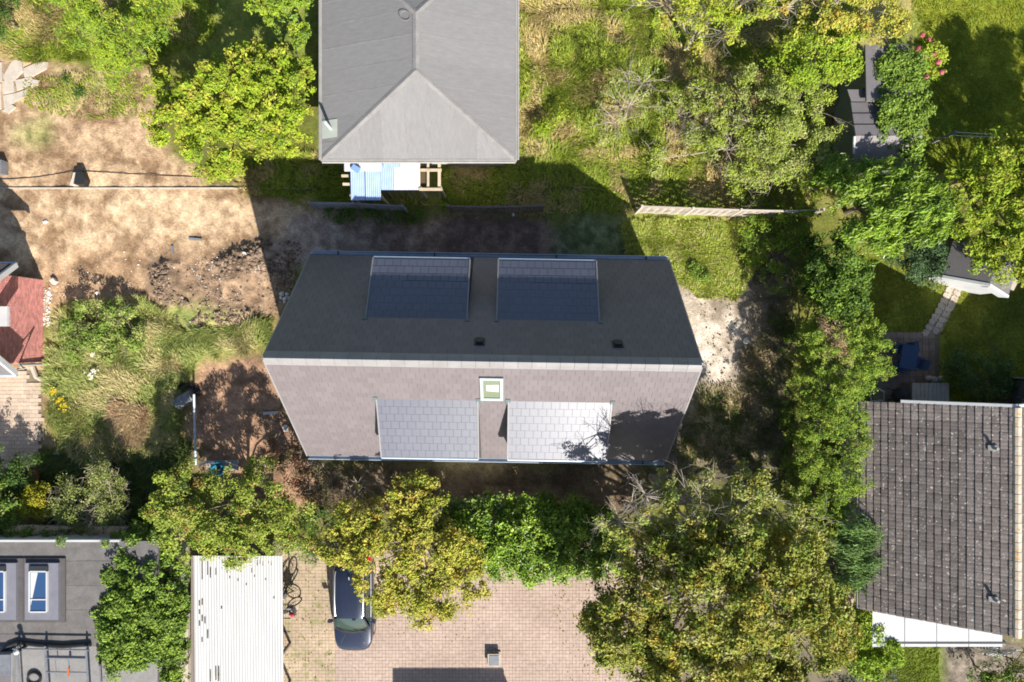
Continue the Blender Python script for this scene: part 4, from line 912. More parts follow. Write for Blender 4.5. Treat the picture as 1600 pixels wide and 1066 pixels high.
# ------------------------------------------------------------------ car
def car():
    cx_, cy_ = (551-800)*.967/33-.02, -(946-533)*.965/33
    t = thing('car', (cx_, cy_, 0), 'dark blue estate car with silver roof rails parked under the yellow tree', 'car')
    def q(x, y, z): return Vector((cx_+x, cy_+y, z))
    def loft(secs, close=True):
        m = MB(); n_ = len(secs[0][1]); vs = []
        for y, ring in secs: vs += [q(x, y, z) for x, z in ring]
        fs = [(i*n_+k, (i+1)*n_+k, (i+1)*n_+(k+1) % n_, i*n_+(k+1) % n_) for i in range(len(secs)-1) for k in range(n_)]
        fs += [tuple(range(n_)), tuple((len(secs)-1)*n_+k for k in range(n_-1, -1, -1))]; m.add(vs, fs); return m
    def ring(w, zt, zb=.28, sh=.12, mid=.55):
        half = [(w*.90, zb), (w*.985, zb+.12), (w, mid), (w*.985, zt-sh*.9), (w*.93, zt-sh*.25), (w*.8, zt), (w*.4, zt+.02)]
        return half+[(-x, z) for x, z in half[::-1]]
    Y = [(2.22, .62, .72), (2.18, .76, .86), (2.05, .84, .93), (1.6, .885, .96), (.8, .9, .96), (0, .9, .95), (-.7, .9, .95), (-1.0, .895, .96), (-1.3, .885, .93), (-1.7, .86, .87), (-1.95, .8, .81), (-2.12, .7, .74), (-2.22, .55, .66), (-2.27, .36, .6)]
    bd = loft([(y, ring(w, z)) for y, w, z in Y]).build('body', M['carpaint'], t, smooth=True)
    def ring2(w, zt, wb, zb=.9):
        half = [(wb, zb), (wb*.985, zb+.06), (w*1.06, zt-.12), (w, zt-.04), (w*.86, zt), (w*.4, zt+.015)]
        return half+[(-x, z) for x, z in half[::-1]]
    R2 = [(2.12, .52, .98, .7), (1.98, .6, 1.3, .8), (1.78, .64, 1.43, .83), (1.2, .665, 1.48, .84), (.4, .67, 1.5, .845), (-.25, .655, 1.47, .845), (-.42, .64, 1.43, .845)]
    cb = loft([(y, ring2(w, z, wb)) for y, w, z, wb in R2]).build('cabin', M['carpaint'], t, smooth=True)
    def pane(pts, nm='side_window', mt=M['carglass'], th=.012, par=None):
        m = MB(); ps = [q(*p) for p in pts]; nn = (ps[1]-ps[0]).cross(ps[2]-ps[0]); c_ = sum(ps, Vector())/len(ps)-q(0, .3, .8)
        if nn.dot(c_) < 0: ps = ps[::-1]; nn = -nn
        nn.normalize(); m.slab([p+nn*.008 for p in ps], nn, th); return m.build(nm, mt, par or t)
    # windscreen as a curved sheet
    m = MB(); vs = []; NN = 10
    for j in range(7):
        f_ = j/6; y = -.38-.82*f_; zz = 1.455-.5*f_; wd = .62+.16*f_
        for i in range(NN+1):
            s_ = i/NN*2-1; vs.append(q(wd*s_, y+.2*abs(s_)**2.2*(.5+.5*f_), zz+.015*math.sin(f_*pi)-.02*s_*s_))
    m.add(vs, [(j*(NN+1)+i, (j+1)*(NN+1)+i, (j+1)*(NN+1)+i+1, j*(NN+1)+i+1) for j in range(6) for i in range(NN)]); m.build('windscreen', M['carglass'], t, smooth=True)
    for s_ in (-1, 1):
        m = MB(); m.tube([q(s_*.63, -.4, 1.45), q(s_*.74, -.8, 1.2), q(s_*.8, -1.05, .98)], .04, 6); m.build('pillar', M['carpaint'], t, smooth=True)
    m = MB(); 
    vs = [q(-.79, -1.0, .955), q(-.4, -1.17, .965), (q(0, -1.22, .97)), q(.4, -1.17, .965), q(.79, -1.0, .955), q(.81, -1.08, .95), q(.42, -1.27, .958), q(0, -1.31, .962), q(-.42, -1.27, .958), q(-.81, -1.08, .95)]
    m.add([v+Vector((0, 0, .015)) for v in vs], [(0, 9, 8, 1), (1, 8, 7, 2), (2, 7, 6, 3), (3, 6, 5, 4)]); m.build('scuttle', M['black'], t)
    for x0 in (-.6, .05):
        m = MB(); m.tube([q(x0+.6, -1.2, 1.0), q(x0, -1.1, 1.03)], .012, 5); m.build('wiper', M['black'], t)
    for s_ in (-1, 1):
        def X(zz, k=0): return s_*(.845-(.845-.69)*((zz-.98)/.45)+.004)
        for y0, y1, ta, tb in ((.45, -.85, .45, -.4), (1.3, .52, 1.25, .52), (1.95, 1.38, 1.75, 1.32)):
            pane([(X(.99), y0, .99), (X(.99), y1, .99), (X(1.38), tb, 1.38), (X(1.38), ta, 1.38)])
        m = MB(); m.tube([q(s_*.62, 1.72, 1.46), q(s_*.635, 1.5, 1.535), q(s_*.64, .5, 1.555), q(s_*.635, -.1, 1.525), q(s_*.62, -.28, 1.475)], .028, 8); m.build('roof_rail', M['silver'], t, smooth=True)
        m = MB(); m.box(q(s_*1.0, -.72, 1.0), (.2, .12, .15)); m.box(q(s_*.9, -.74, .97), (.1, .05, .05)); m.build('wing_mirror', M['carpaint'], t)
        m = MB(); m.tube([q(s_*.86, 1.6, .985), q(s_*.865, .4, .985), q(s_*.86, -.75, .98)], .014, 5); m.build('window_trim', M['silver'], t)
        vs = [q(s_*.62, -2.08, .66), q(s_*.8, -1.86, .7), q(s_*.815, -1.68, .83), q(s_*.66, -1.96, .805)]
        m = MB(); m.slab(vs if s_ > 0 else vs[::-1], (s_*.3, -.6, .7), .04); hl = m.build('headlight', M['clearlens'], t)
        m = MB(); m.box(q(s_*.79, 2.07, .86), (.14, .3, .3)); m.build('tail_light', M['redlens'], t)
        m = MB(); m.tube([q(s_*.3, -1.32, .965), q(s_*.52, -1.75, .885), q(s_*.56, -1.98, .78)], .008, 5); m.build('bonnet_crease', M['carpaint'], t)
        for y in (1.32, -1.36):
            m = MB(); m.ring(q(s_*.8, y, .32), .24, .09, (1, 0, 0), 20, 8); wt = m.build('wheel', M['black'], t, smooth=True)
            m = MB(); m.box(q(s_*.86, y, .32), (.03, .3, .3), 0, Matrix.Rotation(R(30), 3, 'X')); m.box(q(s_*.861, y, .32), (.03, .3, .3), 0, Matrix.Rotation(R(75), 3, 'X')); m.build('rim', M['silver'], wt)
    m = MB(); m.add([q(-.55, 2.06, 1.3), q(.55, 2.06, 1.3), q(.66, 2.2, .98), q(-.66, 2.2, .98)], [(0, 1, 2, 3)]); m.build('rear_window', M['carglass'], t)
    m = MB(); m.tube([q(0, 1.35, 1.49), q(0, 1.5, 1.56)], .025, 6); m.build('roof_aerial', M['silver'], t)
    m = MB(); m.box(q(0, -2.24, .52), (.9, .05, .14)); m.build('grille', M['black'], t)
    m = MB(); m.box(q(.2, -.47, 1.44), (.16, .06, .05)); m.build('rear_view_mirror', M['black'], t)
    for k in range(4): 
        m = MB(); x = -.33+k*.22; m.tube([q(x, 1.5, 1.495), q(x, .0, 1.51)], .007, 4); m.build('roof_crease', M['carpaint'], t)
car()

# ------------------------------------------------------------------ bicycles, hoop rack
def bicycle(c, rz, lean, label, frame, seat=False):
    t = thing('bicycle', c, label, 'bicycle', 'bicycles beside the white shelter')
    Rm = Matrix.Rotation(rz, 3, 'Z') @ Matrix.Rotation(lean, 3, 'X')
    def q(x, y, z): return Vector(c)+Rm @ Vector((x, y, z))
    ax = Rm @ Vector((0, 1, 0))
    for x in (-.52, .52):
        m = MB(); m.ring(q(x, 0, .34), .32, .03, ax, 24, 6); wt = m.build('wheel', M['black'], t, smooth=True)
        m = MB()
        for k in range(6): an = k*pi/6; m.tube([q(x-.3*cos(an), 0, .34-.3*sin(an)), q(x+.3*cos(an), 0, .34+.3*sin(an))], .004, 3)
        m.build('spokes', M['greyplastic'], wt)
    m = MB()
    for a, b in (((-.52, 0, .34), (-.05, 0, .3)), ((-.05, 0, .3), (.38, 0, .78)), ((-.18, 0, .8), (.36, 0, .84)), ((-.05, 0, .3), (-.2, 0, .9)), ((-.52, 0, .34), (-.18, 0, .8)), ((.52, 0, .34), (.35, 0, .95))): m.tube([q(*a), q(*b)], .018, 6)
    m.build('frame', frame, t, smooth=True)
    m = MB(); m.tube([q(.3, -.3, 1.0), q(.36, -.2, 1.04), q(.36, .2, 1.04), q(.3, .3, 1.0)], .016, 6); m.build('handlebar', M['black'], t)
    m = MB(); m.box(q(-.22, 0, .93), (.26, .15, .06), 0, Rm); m.build('saddle', M['black'], t)
    if seat:
        m = MB(); m.box(q(-.52, 0, .85), (.36, .34, .06), 0, Rm); m.box(q(-.68, 0, 1.05), (.06, .36, .42), 0, Rm)
        for s_ in (-1, 1): m.box(q(-.52, s_*.17, .95), (.3, .04, .2), 0, Rm)
        m.build('child_seat', M['greyplastic'], t)
        m = MB(); m.rock(q(-.66, .02, 1.28), .14, RNG); m.build('red_pad', M['redlens'], t)
c = P(456, 908); bicycle((c.x-.15, c.y, .0), R(58), R(20), 'black bicycle leaning at the top of the hoop rack', M['black'])
c = P(452, 938); bicycle((c.x-.15, c.y, .0), R(196), R(-14), 'bicycle with a grey child seat and red pad next to the shelter', M['greyplastic'], True)
t = thing('bike_rack', P(455, 975), 'black wavy hoop bike rack beside the white shelter', 'bike rack')
for k in range(3):
    m = MB(); q = P(453, 955+k*21); pts = []
    for i in range(9): an = pi*i/8; pts.append((q.x-.35+.0*i, q.y+.3*cos(an), .62*sin(an)))
    m.tube([(q.x-.35, q.y+.3, 0), *pts[1:-1], (q.x-.35, q.y-.3, 0)], .025, 7); m.tube([(q.x+.05, q.y+.3, .03), (q.x-.35, q.y+.3, .03)], .02, 6); m.build('hoop', M['black'], t, smooth=True)
m = MB(); a = P(449, 940); b = P(449, 1010); m.box(((a.x+b.x)/2-.2, (a.y+b.y)/2, .05), (.06, a.y-b.y, .05)); m.build('base_bar', M['black'], t)
# square bollard with a lamp top
c = P(772, 1032, .28); t = thing('bollard', (c.x, c.y, 0), 'square grey bollard box standing on the paved driveway', 'bollard')
m = MB(); m.box((c.x, c.y, .06), (.62, .62, .08)); m.build('base', M['concrete'], t); m = MB(); m.box((c.x, c.y, .17), (.44, .44, .18)); m.build('column', M['greyconcrete'], t); m = MB(); m.box((c.x, c.y, .28), (.6, .6, .06)); m.build('cap', M['concrete'], t); m = MB(); m.box((c.x, c.y+.01, .315), (.46, .46, .03)); m.build('lid', M['greyplastic'], t)

# ------------------------------------------------------------------ small things on the bare earth and by the new house
c = P(121, 279, .3); t = thing('anchor_block', (c.x, c.y, 0), 'dark block with pale stone foot holding the cable on bare earth', 'block')
m = MB(); m.prism([(c.x-.1, c.y-.28), (c.x+.34, c.y-.3), (c.x+.42, c.y-.05), (c.x+.3, c.y+.3), (c.x, c.y+.3)], 0, .42); m.build('block', M['black'], t)
m = MB(); m.prism([(c.x-.36, c.y-.3), (c.x-.12, c.y-.3), (c.x-.02, c.y+.28), (c.x-.2, c.y+.28)], 0, .3); m.build('stone_foot', M['concrete'], t)
pts = []
for x, y in ((-20, 281), (20, 280), (60, 277), (100, 270), (118, 268), (140, 268.5), (200, 272), (260, 275), (318, 277)):
    q = P(x, y); pts.append((q.x, q.y, float(zat(x, y))+.03))
m = MB(); m.tube(pts, .014, 6); tag(m.build('cable', M['black'], None, origin=P(140, 272)), 'black cable lying across the bare earth at left', 'cable')
c = P(3, 262, .2); m = MB(); m.box((c.x, c.y, .2), (.28, .62, .4)); tag(m.build('bin', M['greyplastic'], None, origin=(c.x, c.y, 0)), 'small grey bin at the left edge of the earth yard', 'bin')
def stoneobj(name, px, py, r, label, mat='stone', group=None):
    q = P(px, py); m = MB(); m.rock((q.x, q.y, float(zat(px, py))+r*.35), r, RNG); o = m.build(name, M[mat], None, origin=(q.x, q.y, float(zat(px, py))), tone=True); tag(o, label, 'stone', group); return o
m = MB(); q = P(87, 440); zz = float(zat(87, 440)); m.box((q.x, q.y, zz+.1), (.22, .22, .22), R(38)); tag(m.build('stone_block', M['stone'], None, origin=(q.x, q.y, zz)), 'white square stone on the earth beside the brick gable', 'stone')
for px, py, r, wh in ((441, 459, .11, 'upper left one'), (446, 467, .13, 'largest one'), (449, 459, .1, 'upper right one'), (451, 465, .09, 'rightmost one'), (445, 472, .08, 'lowest one'), (440, 465, .08, 'leftmost one')): stoneobj('stone', px, py, r, wh+' of six white stones in the shaded heap left of the new house', group='white stones left of the new house')
stoneobj('boulder', 1164, 533, .2, 'round white stone in the hedge shadow right of the new house'); stoneobj('stone', 152, 458, .13, 'pale grey stone on the earth above the green bush'); stoneobj('stone', 72, 347, .1, 'white stone near the shadow of the brick house'); stoneobj('stone', 802, 335, .12, 'white stone below the brown fence'); stoneobj('stone', 386, 397, .12, 'white stone on top of the dark rubble heap')
m = MB(); q = P(424, 645); m.box((q.x, q.y, .08), (.68, .13, .07), R(4)); tag(m.build('plank', M['whitepaint'], None, origin=q), 'short white plank on the ground left of the new house', 'plank')
stoneobj('boulder', 447, 668, .16, 'grey white stone under the lower left roof edge of the new house')
m = MB(); q = P(306, 374); zz = float(zat(306, 374)); m.box((q.x, q.y, zz+.05), (.6, .1, .05), R(-6)); tag(m.build('board', M['greyplastic'], None, origin=(q.x, q.y, zz)), 'dark grey board lying on the tan earth', 'board')
m = MB(); q = P(270, 390); zz = float(zat(270, 390)); m.box((q.x, q.y, zz+.03), (.1, .35, .04), R(10)); tag(m.build('board', M['greyplastic'], None, origin=(q.x, q.y, zz)), 'small pale grey board left of the dark board', 'board')
# grey drum, net and pole
m = MB(); a = P(303, 616, .9); b = P(306, 726, .15); m.tube([b, a], .055, 8); tag(m.build('pole', M['zinc'], None, origin=(b.x, b.y, 0)), 'long grey metal pole leaning towards the grey drum', 'pole')
c = P(289, 624, .3); t = thing('drum', (c.x, c.y, 0), 'grey plastic drum lying beside the metal pole', 'drum')
d = Vector((cos(R(28)), sin(R(28)), 0)); m = MB(); m.tube([Vector((c.x, c.y, .3))-d*.42, Vector((c.x, c.y, .3))-d*.36, Vector((c.x, c.y, .3))+d*.36, Vector((c.x, c.y, .3))+d*.42], .29, 16); m.build('shell', M['greyplastic'], t, smooth=True)
for s_ in (-.3, 0, .3): m = MB(); m.ring(Vector((c.x, c.y, .3))+d*s_, .295, .02, d, 18, 5); m.build('hoop', M['greyplastic'], t)
m = MB()
for k in range(16):
    an = R(160-k*11); q = P(297, 613); r_ = .75; p0 = Vector((q.x-.3+r_*cos(an), q.y+r_*.55*sin(an)-.05, .12+.05*sin(k))); m.ring(p0, .11, .025, (sin(k*1.7), cos(k), .8), 8, 4)
tag(m.build('net', M['black'], None, origin=P(293, 606)), 'heap of black netting curled round the top of the grey drum', 'net')
c = P(345, 727, .3); t = thing('tarpaulin_board', (c.x, c.y, 0), 'grey sheet with rolled edge above the apple tree', 'sheet')
m = MB(); m.box((c.x, c.y-.05, .12), (1.5, .5, .05), R(1)); m.build('board', M['greyconcrete'], t); m = MB(); m.tube([P(312, 727, .3), P(322, 722, .35), P(336, 723, .35)], .07, 8); m.build('rolled_edge', M['silver'], t)
q = P(340, 733, .35); t = thing('basin', (q.x, q.y, 0), 'turquoise round basin half hidden by the apple tree', 'basin'); m = MB(); m.lathe((q.x, q.y, .12), [(.22, 0), (.32, .22), (.34, .26), (.3, .25), (.2, .06)], 20); m.build('bowl', M['turquoise'], t, smooth=True); m = MB(); m.lathe((q.x, q.y, .2), [(.1, 0), (.1, .12), (.05, .14)], 12); m.build('inner_cup', M['darkplastic'], t)
m = MB(); q = P(48, 746, .3); m.lathe((q.x, q.y, 0), [(.28, 0), (.36, .3), (.38, .34), (.33, .33), (.28, .2)], 18); tag(m.build('plant_pot', M['terracotta'], None, origin=(q.x, q.y, 0), smooth=True), 'terracotta pot among the dark shrubs at left', 'pot')
m = MB(); m.box(P(155, 836, .1), (2.4, .35, .1), R(-1)); tag(m.build('stone_ledge', M['greyconcrete'], None, origin=P(155, 836)), 'grey stone ledge above the flat roof edge', 'ledge')

# garden furniture on the shaded patio
def chair(px, py, rz, label, mat, size=1.0):
    c = P(px, py); t = thing('garden_chair', c, label, 'chair', 'chairs round the garden table'); Rm = Matrix.Rotation(rz, 3, 'Z')
    def q(x, y, z): return c+Rm @ Vector((x, y, z))
    m = MB(); m.box(q(0, 0, .44), (.46, .46, .05), rz); m.build('seat', mat, t); m = MB(); m.box(q(0, .24, .72), (.46, .05, .5), 0, Rm @ Matrix.Rotation(R(-12), 3, 'X')); m.build('backrest', mat, t)
    for x in (-.2, .2):
        for y in (-.2, .2): m = MB(); m.box(q(x, y, .21), (.04, .04, .41), rz); m.build('leg', M['silver'], t)
        m = MB(); m.box(q(x*1.25, 0, .63), (.05, .46, .04), rz); m.build('armrest', mat, t)
chair(1391, 545, R(75), 'dark blue chair at the left side of the patio table', M['bluechair']); chair(1413, 543, R(10), 'dark blue chair at the top of the patio table', M['bluechair']); chair(1397, 572, R(150), 'dark blue chair at the bottom left of the patio table', M['bluechair']); chair(1422, 566, R(-115), 'dark blue chair right of the table beside the blue bag', M['bluechair'])
c = P(1405, 557); t = thing('garden_table', c, 'dark blue rectangular table on the shaded patio', 'table'); m = MB(); m.box(c+Vector((0, 0, .72)), (.75, 1.15, .05), R(-10)); m.build('tabletop', M['bluechair'], t)
for x in (-.28, .28):
    for y in (-.45, .45): m = MB(); m.box(c+Vector((x, y, .35)), (.05, .05, .7)); m.build('leg', M['darkplastic'], t)
q = P(1431, 566, .5); m = MB(); m.rock((q.x, q.y, .28), .34, RNG, .8); o = m.build('bag', M['brightblue'], None, origin=(q.x, q.y, 0)); tag(o, 'bright blue bag beside the patio table', 'bag')
c = P(1370, 617, .4); t = thing('deck_chair', (c.x, c.y, 0), 'white framed chair between the hedge and the tiled roof', 'chair')
m = MB(); k_ = [P(1360, 612, .45), P(1372, 607, .7), P(1381, 612, .7), P(1381, 626, .45), P(1361, 627, .45), P(1360, 612, .45)]; m.tube(k_, .045, 6); m.build('frame', M['whitepaint'], t); m = MB(); m.box((c.x-.02, c.y, .42), (.38, .38, .04)); m.build('seat', pmat('olive_cushion', (.25, .26, .14), None, 5, .9), t)
for p in k_[:4]: m = MB(); m.tube([p, (p.x, p.y, 0)], .025, 6); m.build('leg', M['whitepaint'], t)
q = P(1401, 617, .5); t = thing('grill', (q.x, q.y, 0), 'round black kettle grill in the shade by the tiled roof', 'grill'); m = MB(); m.lathe((q.x, q.y, .5), [(.1, 0), (.34, .18), (.38, .3), (.3, .48), (.06, .56)], 18); m.build('kettle', M['black'], t, smooth=True)
for k in range(3): m = MB(); an = k*2.1; m.tube([(q.x+.2*cos(an), q.y+.2*sin(an), .6), (q.x+.34*cos(an), q.y+.34*sin(an), 0)], .02, 6); m.build('leg', M['black'], t)
c = P(1454, 613, .75); t = thing('wooden_store', (c.x, c.y, 0), 'silvered wooden chest of boards beside the tiled roof', 'chest')
m = MB(); m.box((c.x, c.y, .36), (1.75, .75, .7)); m.build('body', M['darkwood'], t)
for k in range(9): m = MB(); m.box((c.x-.76+k*.19, c.y, .74), (.175, .86, .04), random.gauss(0, .01)); m.build('board', M['concrete'] if k % 3 else M['wood'], t)
for px, py, r_, wh in ((1452, 592, .19, 'left'), (1462, 593, .17, 'middle'), (1471, 592, .18, 'right')): q = P(px, py, .4); m = MB(); m.rock((q.x, q.y, .3), r_, RNG, .9); tag(m.build('sack', M['concrete'], None, origin=(q.x, q.y, 0), tone=True), wh+' one of three pale lumpy sacks behind the wooden chest', 'sack', 'sacks behind the wooden chest')
# white debris pieces
for px, py, rr, lb in ((90, 708, .12, 'white scrap on the shaded soil above the yellow bush'), ):
    q = P(px, py); m = MB(); m.box((q.x, q.y, .06), (.3, .14, .05), R(-20)); tag(m.build('scrap', M['whitepaint'], None, origin=q), lb, 'scrap')

# ------------------------------------------------------------------ rubble: stones and clods nobody could count
def rubble(name, label, polys, nst, rmin, rmax, mat, sink=.3):
    m = MB(); k = 0; r = np.random.default_rng(len(label))
    xs = [p[0] for p in polys]; ys = [p[1] for p in polys]
    while k < nst:
        x = r.uniform(min(xs), max(xs)); y = r.uniform(min(ys), max(ys))
        if not inside(np.array([x]), np.array([y]), polys)[0]: continue
        if vnoise(np.array([x]), np.array([y]), 22, 9)[0] < r.random()*.9: continue
        q = P(x, y); rr = rmin+(rmax-rmin)*r.random()**3; m.rock((q.x, q.y, float(zat(x, y))+rr*sink), rr, r); k += 1
    tag(m.build(name, M[mat], None, tone=True), label, 'rubble', kind='stuff')
mp_ = [(235, 430), (262, 402), (300, 415), (330, 400), (405, 375), (450, 400), (458, 480), (405, 508), (290, 515), (245, 480)]
rubble('rubble', 'heap of dark clods at the left end of the rubble', [(232, 425), (262, 412), (272, 450), (300, 478), (255, 475)], 500, .02, .1, 'clod')
rubble('rubble', 'dark heap of clods and broken rubble near the left roof corner of the new house', [(336, 408), (372, 390), (405, 376), (462, 395), (462, 460), (435, 430), (395, 428), (350, 430)], 1000, .02, .11, 'clod')
rubble('rubble', 'strip of dark clods along the lower edge of the rubble', [(298, 500), (330, 490), (395, 486), (385, 507), (320, 514)], 380, .02, .09, 'clod')
rubble('rubble', 'thin scatter of broken stones between the dark heaps', mp_, 900, .015, .06, 'clod')
rubble('stones', 'pale pebbles scattered over the rubble heap', mp_, 420, .01, .035, 'stone')
rubble('pebbles', 'scattered pebbles on the tan earth yard', [(70, 400), (240, 380), (420, 330), (440, 400), (240, 470), (75, 600)], 380, .01, .04, 'stone')
rubble('gravel', 'pale stones along the foot of the brick gable', [(68, 450), (80, 450), (78, 510), (67, 510)], 160, .02, .06, 'stone')
rubble('clods', 'dark crumbs of soil on the pale chalk patch', [(1070, 460), (1150, 440), (1155, 620), (1100, 620)], 260, .015, .05, 'dirtmark')
rubble('soil_clods', 'lumps of soil in the shade behind the new house', [(400, 370), (470, 380), (470, 470), (425, 470)], 900, .015, .06, 'clod')

# ------------------------------------------------------------------ foliage
def unit(a): return a/np.maximum(np.linalg.norm(a, axis=1, keepdims=True), 1e-6)
LEAFVAL = .93
def pick_cols(pal, n, r):
    wts = np.array([p[3] for p in pal], float); wts /= wts.sum(); k = r.choice(len(pal), n, p=wts); return np.array([p[:3] for p in pal])[k]*LEAFVAL
def leaf_geo(Pp, N, Ln, Wd, r, flow=None, fw=0.0):
    n = len(Pp); T = r.normal(size=(n, 3))
    if flow is not None: T = unit(T)*(1-fw)+np.asarray(flow)*fw
    T = unit(T-N*np.sum(T*N, 1, keepdims=True)); B = np.cross(N, T)
    Ln = Ln[:, None]; Wd = Wd[:, None]
    v = np.empty((n, 4, 3), np.float32)
    v[:, 0] = Pp-T*Ln*.5; v[:, 1] = Pp+B*Wd*.5+N*Wd*.12-T*Ln*.06; v[:, 2] = Pp+T*Ln*.5-N*Ln*.1; v[:, 3] = Pp-B*Wd*.5+N*Wd*.12-T*Ln*.06
    return v.reshape(-1, 3)
def wander(m, p, d, ln, rad, depth, r):
    pts = [p]; n_ = 5; d = Vector(d)
    for i in range(n_):
        d = (d+Vector((r.normal()*.17, r.normal()*.17, r.normal()*.12+.02))).normalized(); pts.append(pts[-1]+d*ln/n_)
    m.tube(pts, rad, 4, rad*.4, cap=False)
    if depth > 1:
        for k in range(2+int(r.random()*2)):
            i = 1+int(r.random()*(n_-1)); d2 = (d+Vector((r.normal()*.7, r.normal()*.7, r.normal()*.35))).normalized(); wander(m, pts[i], d2, ln*(.35+.3*r.random()), rad*.5, depth-1, r)
DENS = 1.9; LSC = .97; RSC = 1.12
def tree(name, label, cat, lobes, pal, leaf=(.12, .07), dens=420, clump=(.13, .32), perclump=28, group=None, base=None, flow=None, fw=0.0, mat='leaf', bark='bark', squash=.8, twigs=True, zmin=.08, trunk_r=None, low=False, up=.55, bare=0, gapf=.26, bough=.5, seed=None, sparse=1.0):
    dens = dens*DENS; leaf = (leaf[0]*LSC, leaf[1]*LSC)
    seed = seed if seed is not None else int(abs(lobes[0][0]*7+lobes[0][1]*13))+len(label)
    r = np.random.default_rng(seed)
    W = []
    for lb in lobes:
        px, py, rr, zc = lb[:4]; rr = rr*RSC; c = P(px, py, zc); rw = rr*(H-zc)/F; rz = lb[4] if len(lb) > 4 else rw*squash; W.append((c, rw, rz))
    if base is None: b = sum((w_[0] for w_ in W), Vector())/len(W); b = Vector((b.x, b.y, 0))
    else: b = P(*base)
    t = thing(name, b, label, cat, group)
    Cc = []; Rc = []
    for c, rw, rz in W:
        area = pi*rw*rw; nc = max(5, int(dens*area/perclump))
        d = unit(r.normal(size=(nc, 3))); d[:, 2] = np.where(d[:, 2] < -.25, -d[:, 2]*.7, d[:, 2])
        ph = r.random(3)*6; lump = 1+.16*np.sin(3*np.arctan2(d[:, 1], d[:, 0])+ph[0])+.12*np.sin(5*np.arctan2(d[:, 1], d[:, 0])+ph[1])*np.cos(3*d[:, 2]+ph[2])
        rad = (.45+.6*r.random(nc)**.6)*lump
        cc = np.array(c)+d*rad[:, None]*np.array([rw, rw, rz])
        if bough and rw > .5:
            nb = max(5, int(5+rw*rw*3.0)); bd = unit(r.normal(size=(nb, 3))); bd[:, 2] = np.where(bd[:, 2] < -.1, -bd[:, 2], bd[:, 2])
            bp_ = np.array(c)+bd*(.62+.42*r.random(nb))[:, None]*np.array([rw, rw, rz]); br_ = (.2+.2*r.random(nb))*rw**.6*.75
            pk = r.integers(nb, size=nc); use = r.random(nc) < bough; dd = unit(r.normal(size=(nc, 3))); dd[:, 2] = np.where(dd[:, 2] < -.2, -dd[:, 2], dd[:, 2])
            cc = np.where(use[:, None], bp_[pk]+dd*(br_[pk]*(.5+.5*r.random(nc)))[:, None]*np.array([1, 1, .7]), cc)
        Cc.append(cc); Rc.append(clump[0]+(clump[1]-clump[0])*r.random(nc)**1.4)
    Cc = np.concatenate(Cc); Rc = np.concatenate(Rc); ok = Cc[:, 2] > zmin; Cc = Cc[ok]; Rc = Rc[ok]; nc = len(Cc)
    # open gaps in the crown: drop clumps by a coarse noise
    gp = vnoise(Cc[:, 0]*1.0+50, Cc[:, 1]*1.0+50+Cc[:, 2]*.7, .9, seed % 50+3); g2 = vnoise(Cc[:, 0]+80, Cc[:, 1]+80+Cc[:, 2]*.9, .42, seed % 40+7)
    qx = 800+Cc[:, 0]*F/(H-Cc[:, 2]); qy = 533-Cc[:, 1]*F/(H-Cc[:, 2]); inside_ = (qx > -25) & (qx < 1625) & (qy > -25) & (qy < 1091)
    keep = (gp > .17*sparse) & (g2 > gapf) & (inside_ | ((qx > 1600) & (qx < 1900) & (qy > 150) & (qy < 500)) | (r.random(len(Cc)) < .3)); Cc = Cc[keep]; Rc = Rc[keep]; nc = len(Cc)
    cn = np.maximum(6, (perclump*(Rc/np.mean(Rc))**2*(.6+.8*r.random(nc)))).astype(int)
    ci = np.repeat(np.arange(nc), cn); n = len(ci)
    d = unit(r.normal(size=(n, 3))); d[:, 2] = np.abs(d[:, 2])*.9-.15
    Pp = Cc[ci]+d*(Rc[ci]*(.35+.75*r.random(n)**.7))[:, None]*np.array([1, 1, .7])
    if flow is not None: Pp = Pp+np.asarray(flow)*(r.normal(size=n)*Rc[ci]*.9*fw)[:, None]
    Pp[:, 2] = np.maximum(Pp[:, 2], .03)
    N = unit(d*.75+np.array([SUN.x*.45, SUN.y*.45, up])+r.normal(size=(n, 3))*.42); N[:, 2] = np.abs(N[:, 2])
    sz = .5+1.05*r.random(n)**1.4; Ln = leaf[0]*sz*(.85+.3*r.random(n)); Wd = leaf[1]*sz*(.85+.3*r.random(n))
    V = leaf_geo(Pp, N, Ln, Wd, r, flow, fw)
    cl = pick_cols(pal, nc, r)[ci]*.65+pick_cols(pal, n, r)*.35
    cl = cl*(.78+.44*r.random((n, 1)))*(.85+.3*r.random(nc))[ci][:, None]
    np_mesh('crown', V, np.arange(4*n).reshape(-1, 4), M[mat], parent=t, col=np.repeat(np.clip(cl, .004, .8), 4, 0))
    # trunk, limbs and twigs
    m = MB(); hmax = max(c.z for c, _, _ in W); tr = trunk_r or .035+.03*hmax
    top = sum((c for c, _, _ in W), Vector())/len(W); fork = Vector((b.x+(top.x-b.x)*.25, b.y+(top.y-b.y)*.25, max(.12, hmax*.32)))
    m.tube([b, b.lerp(fork, .5)+Vector((.03, .02, 0)), fork], tr, 7, tr*.75)
    st = 0
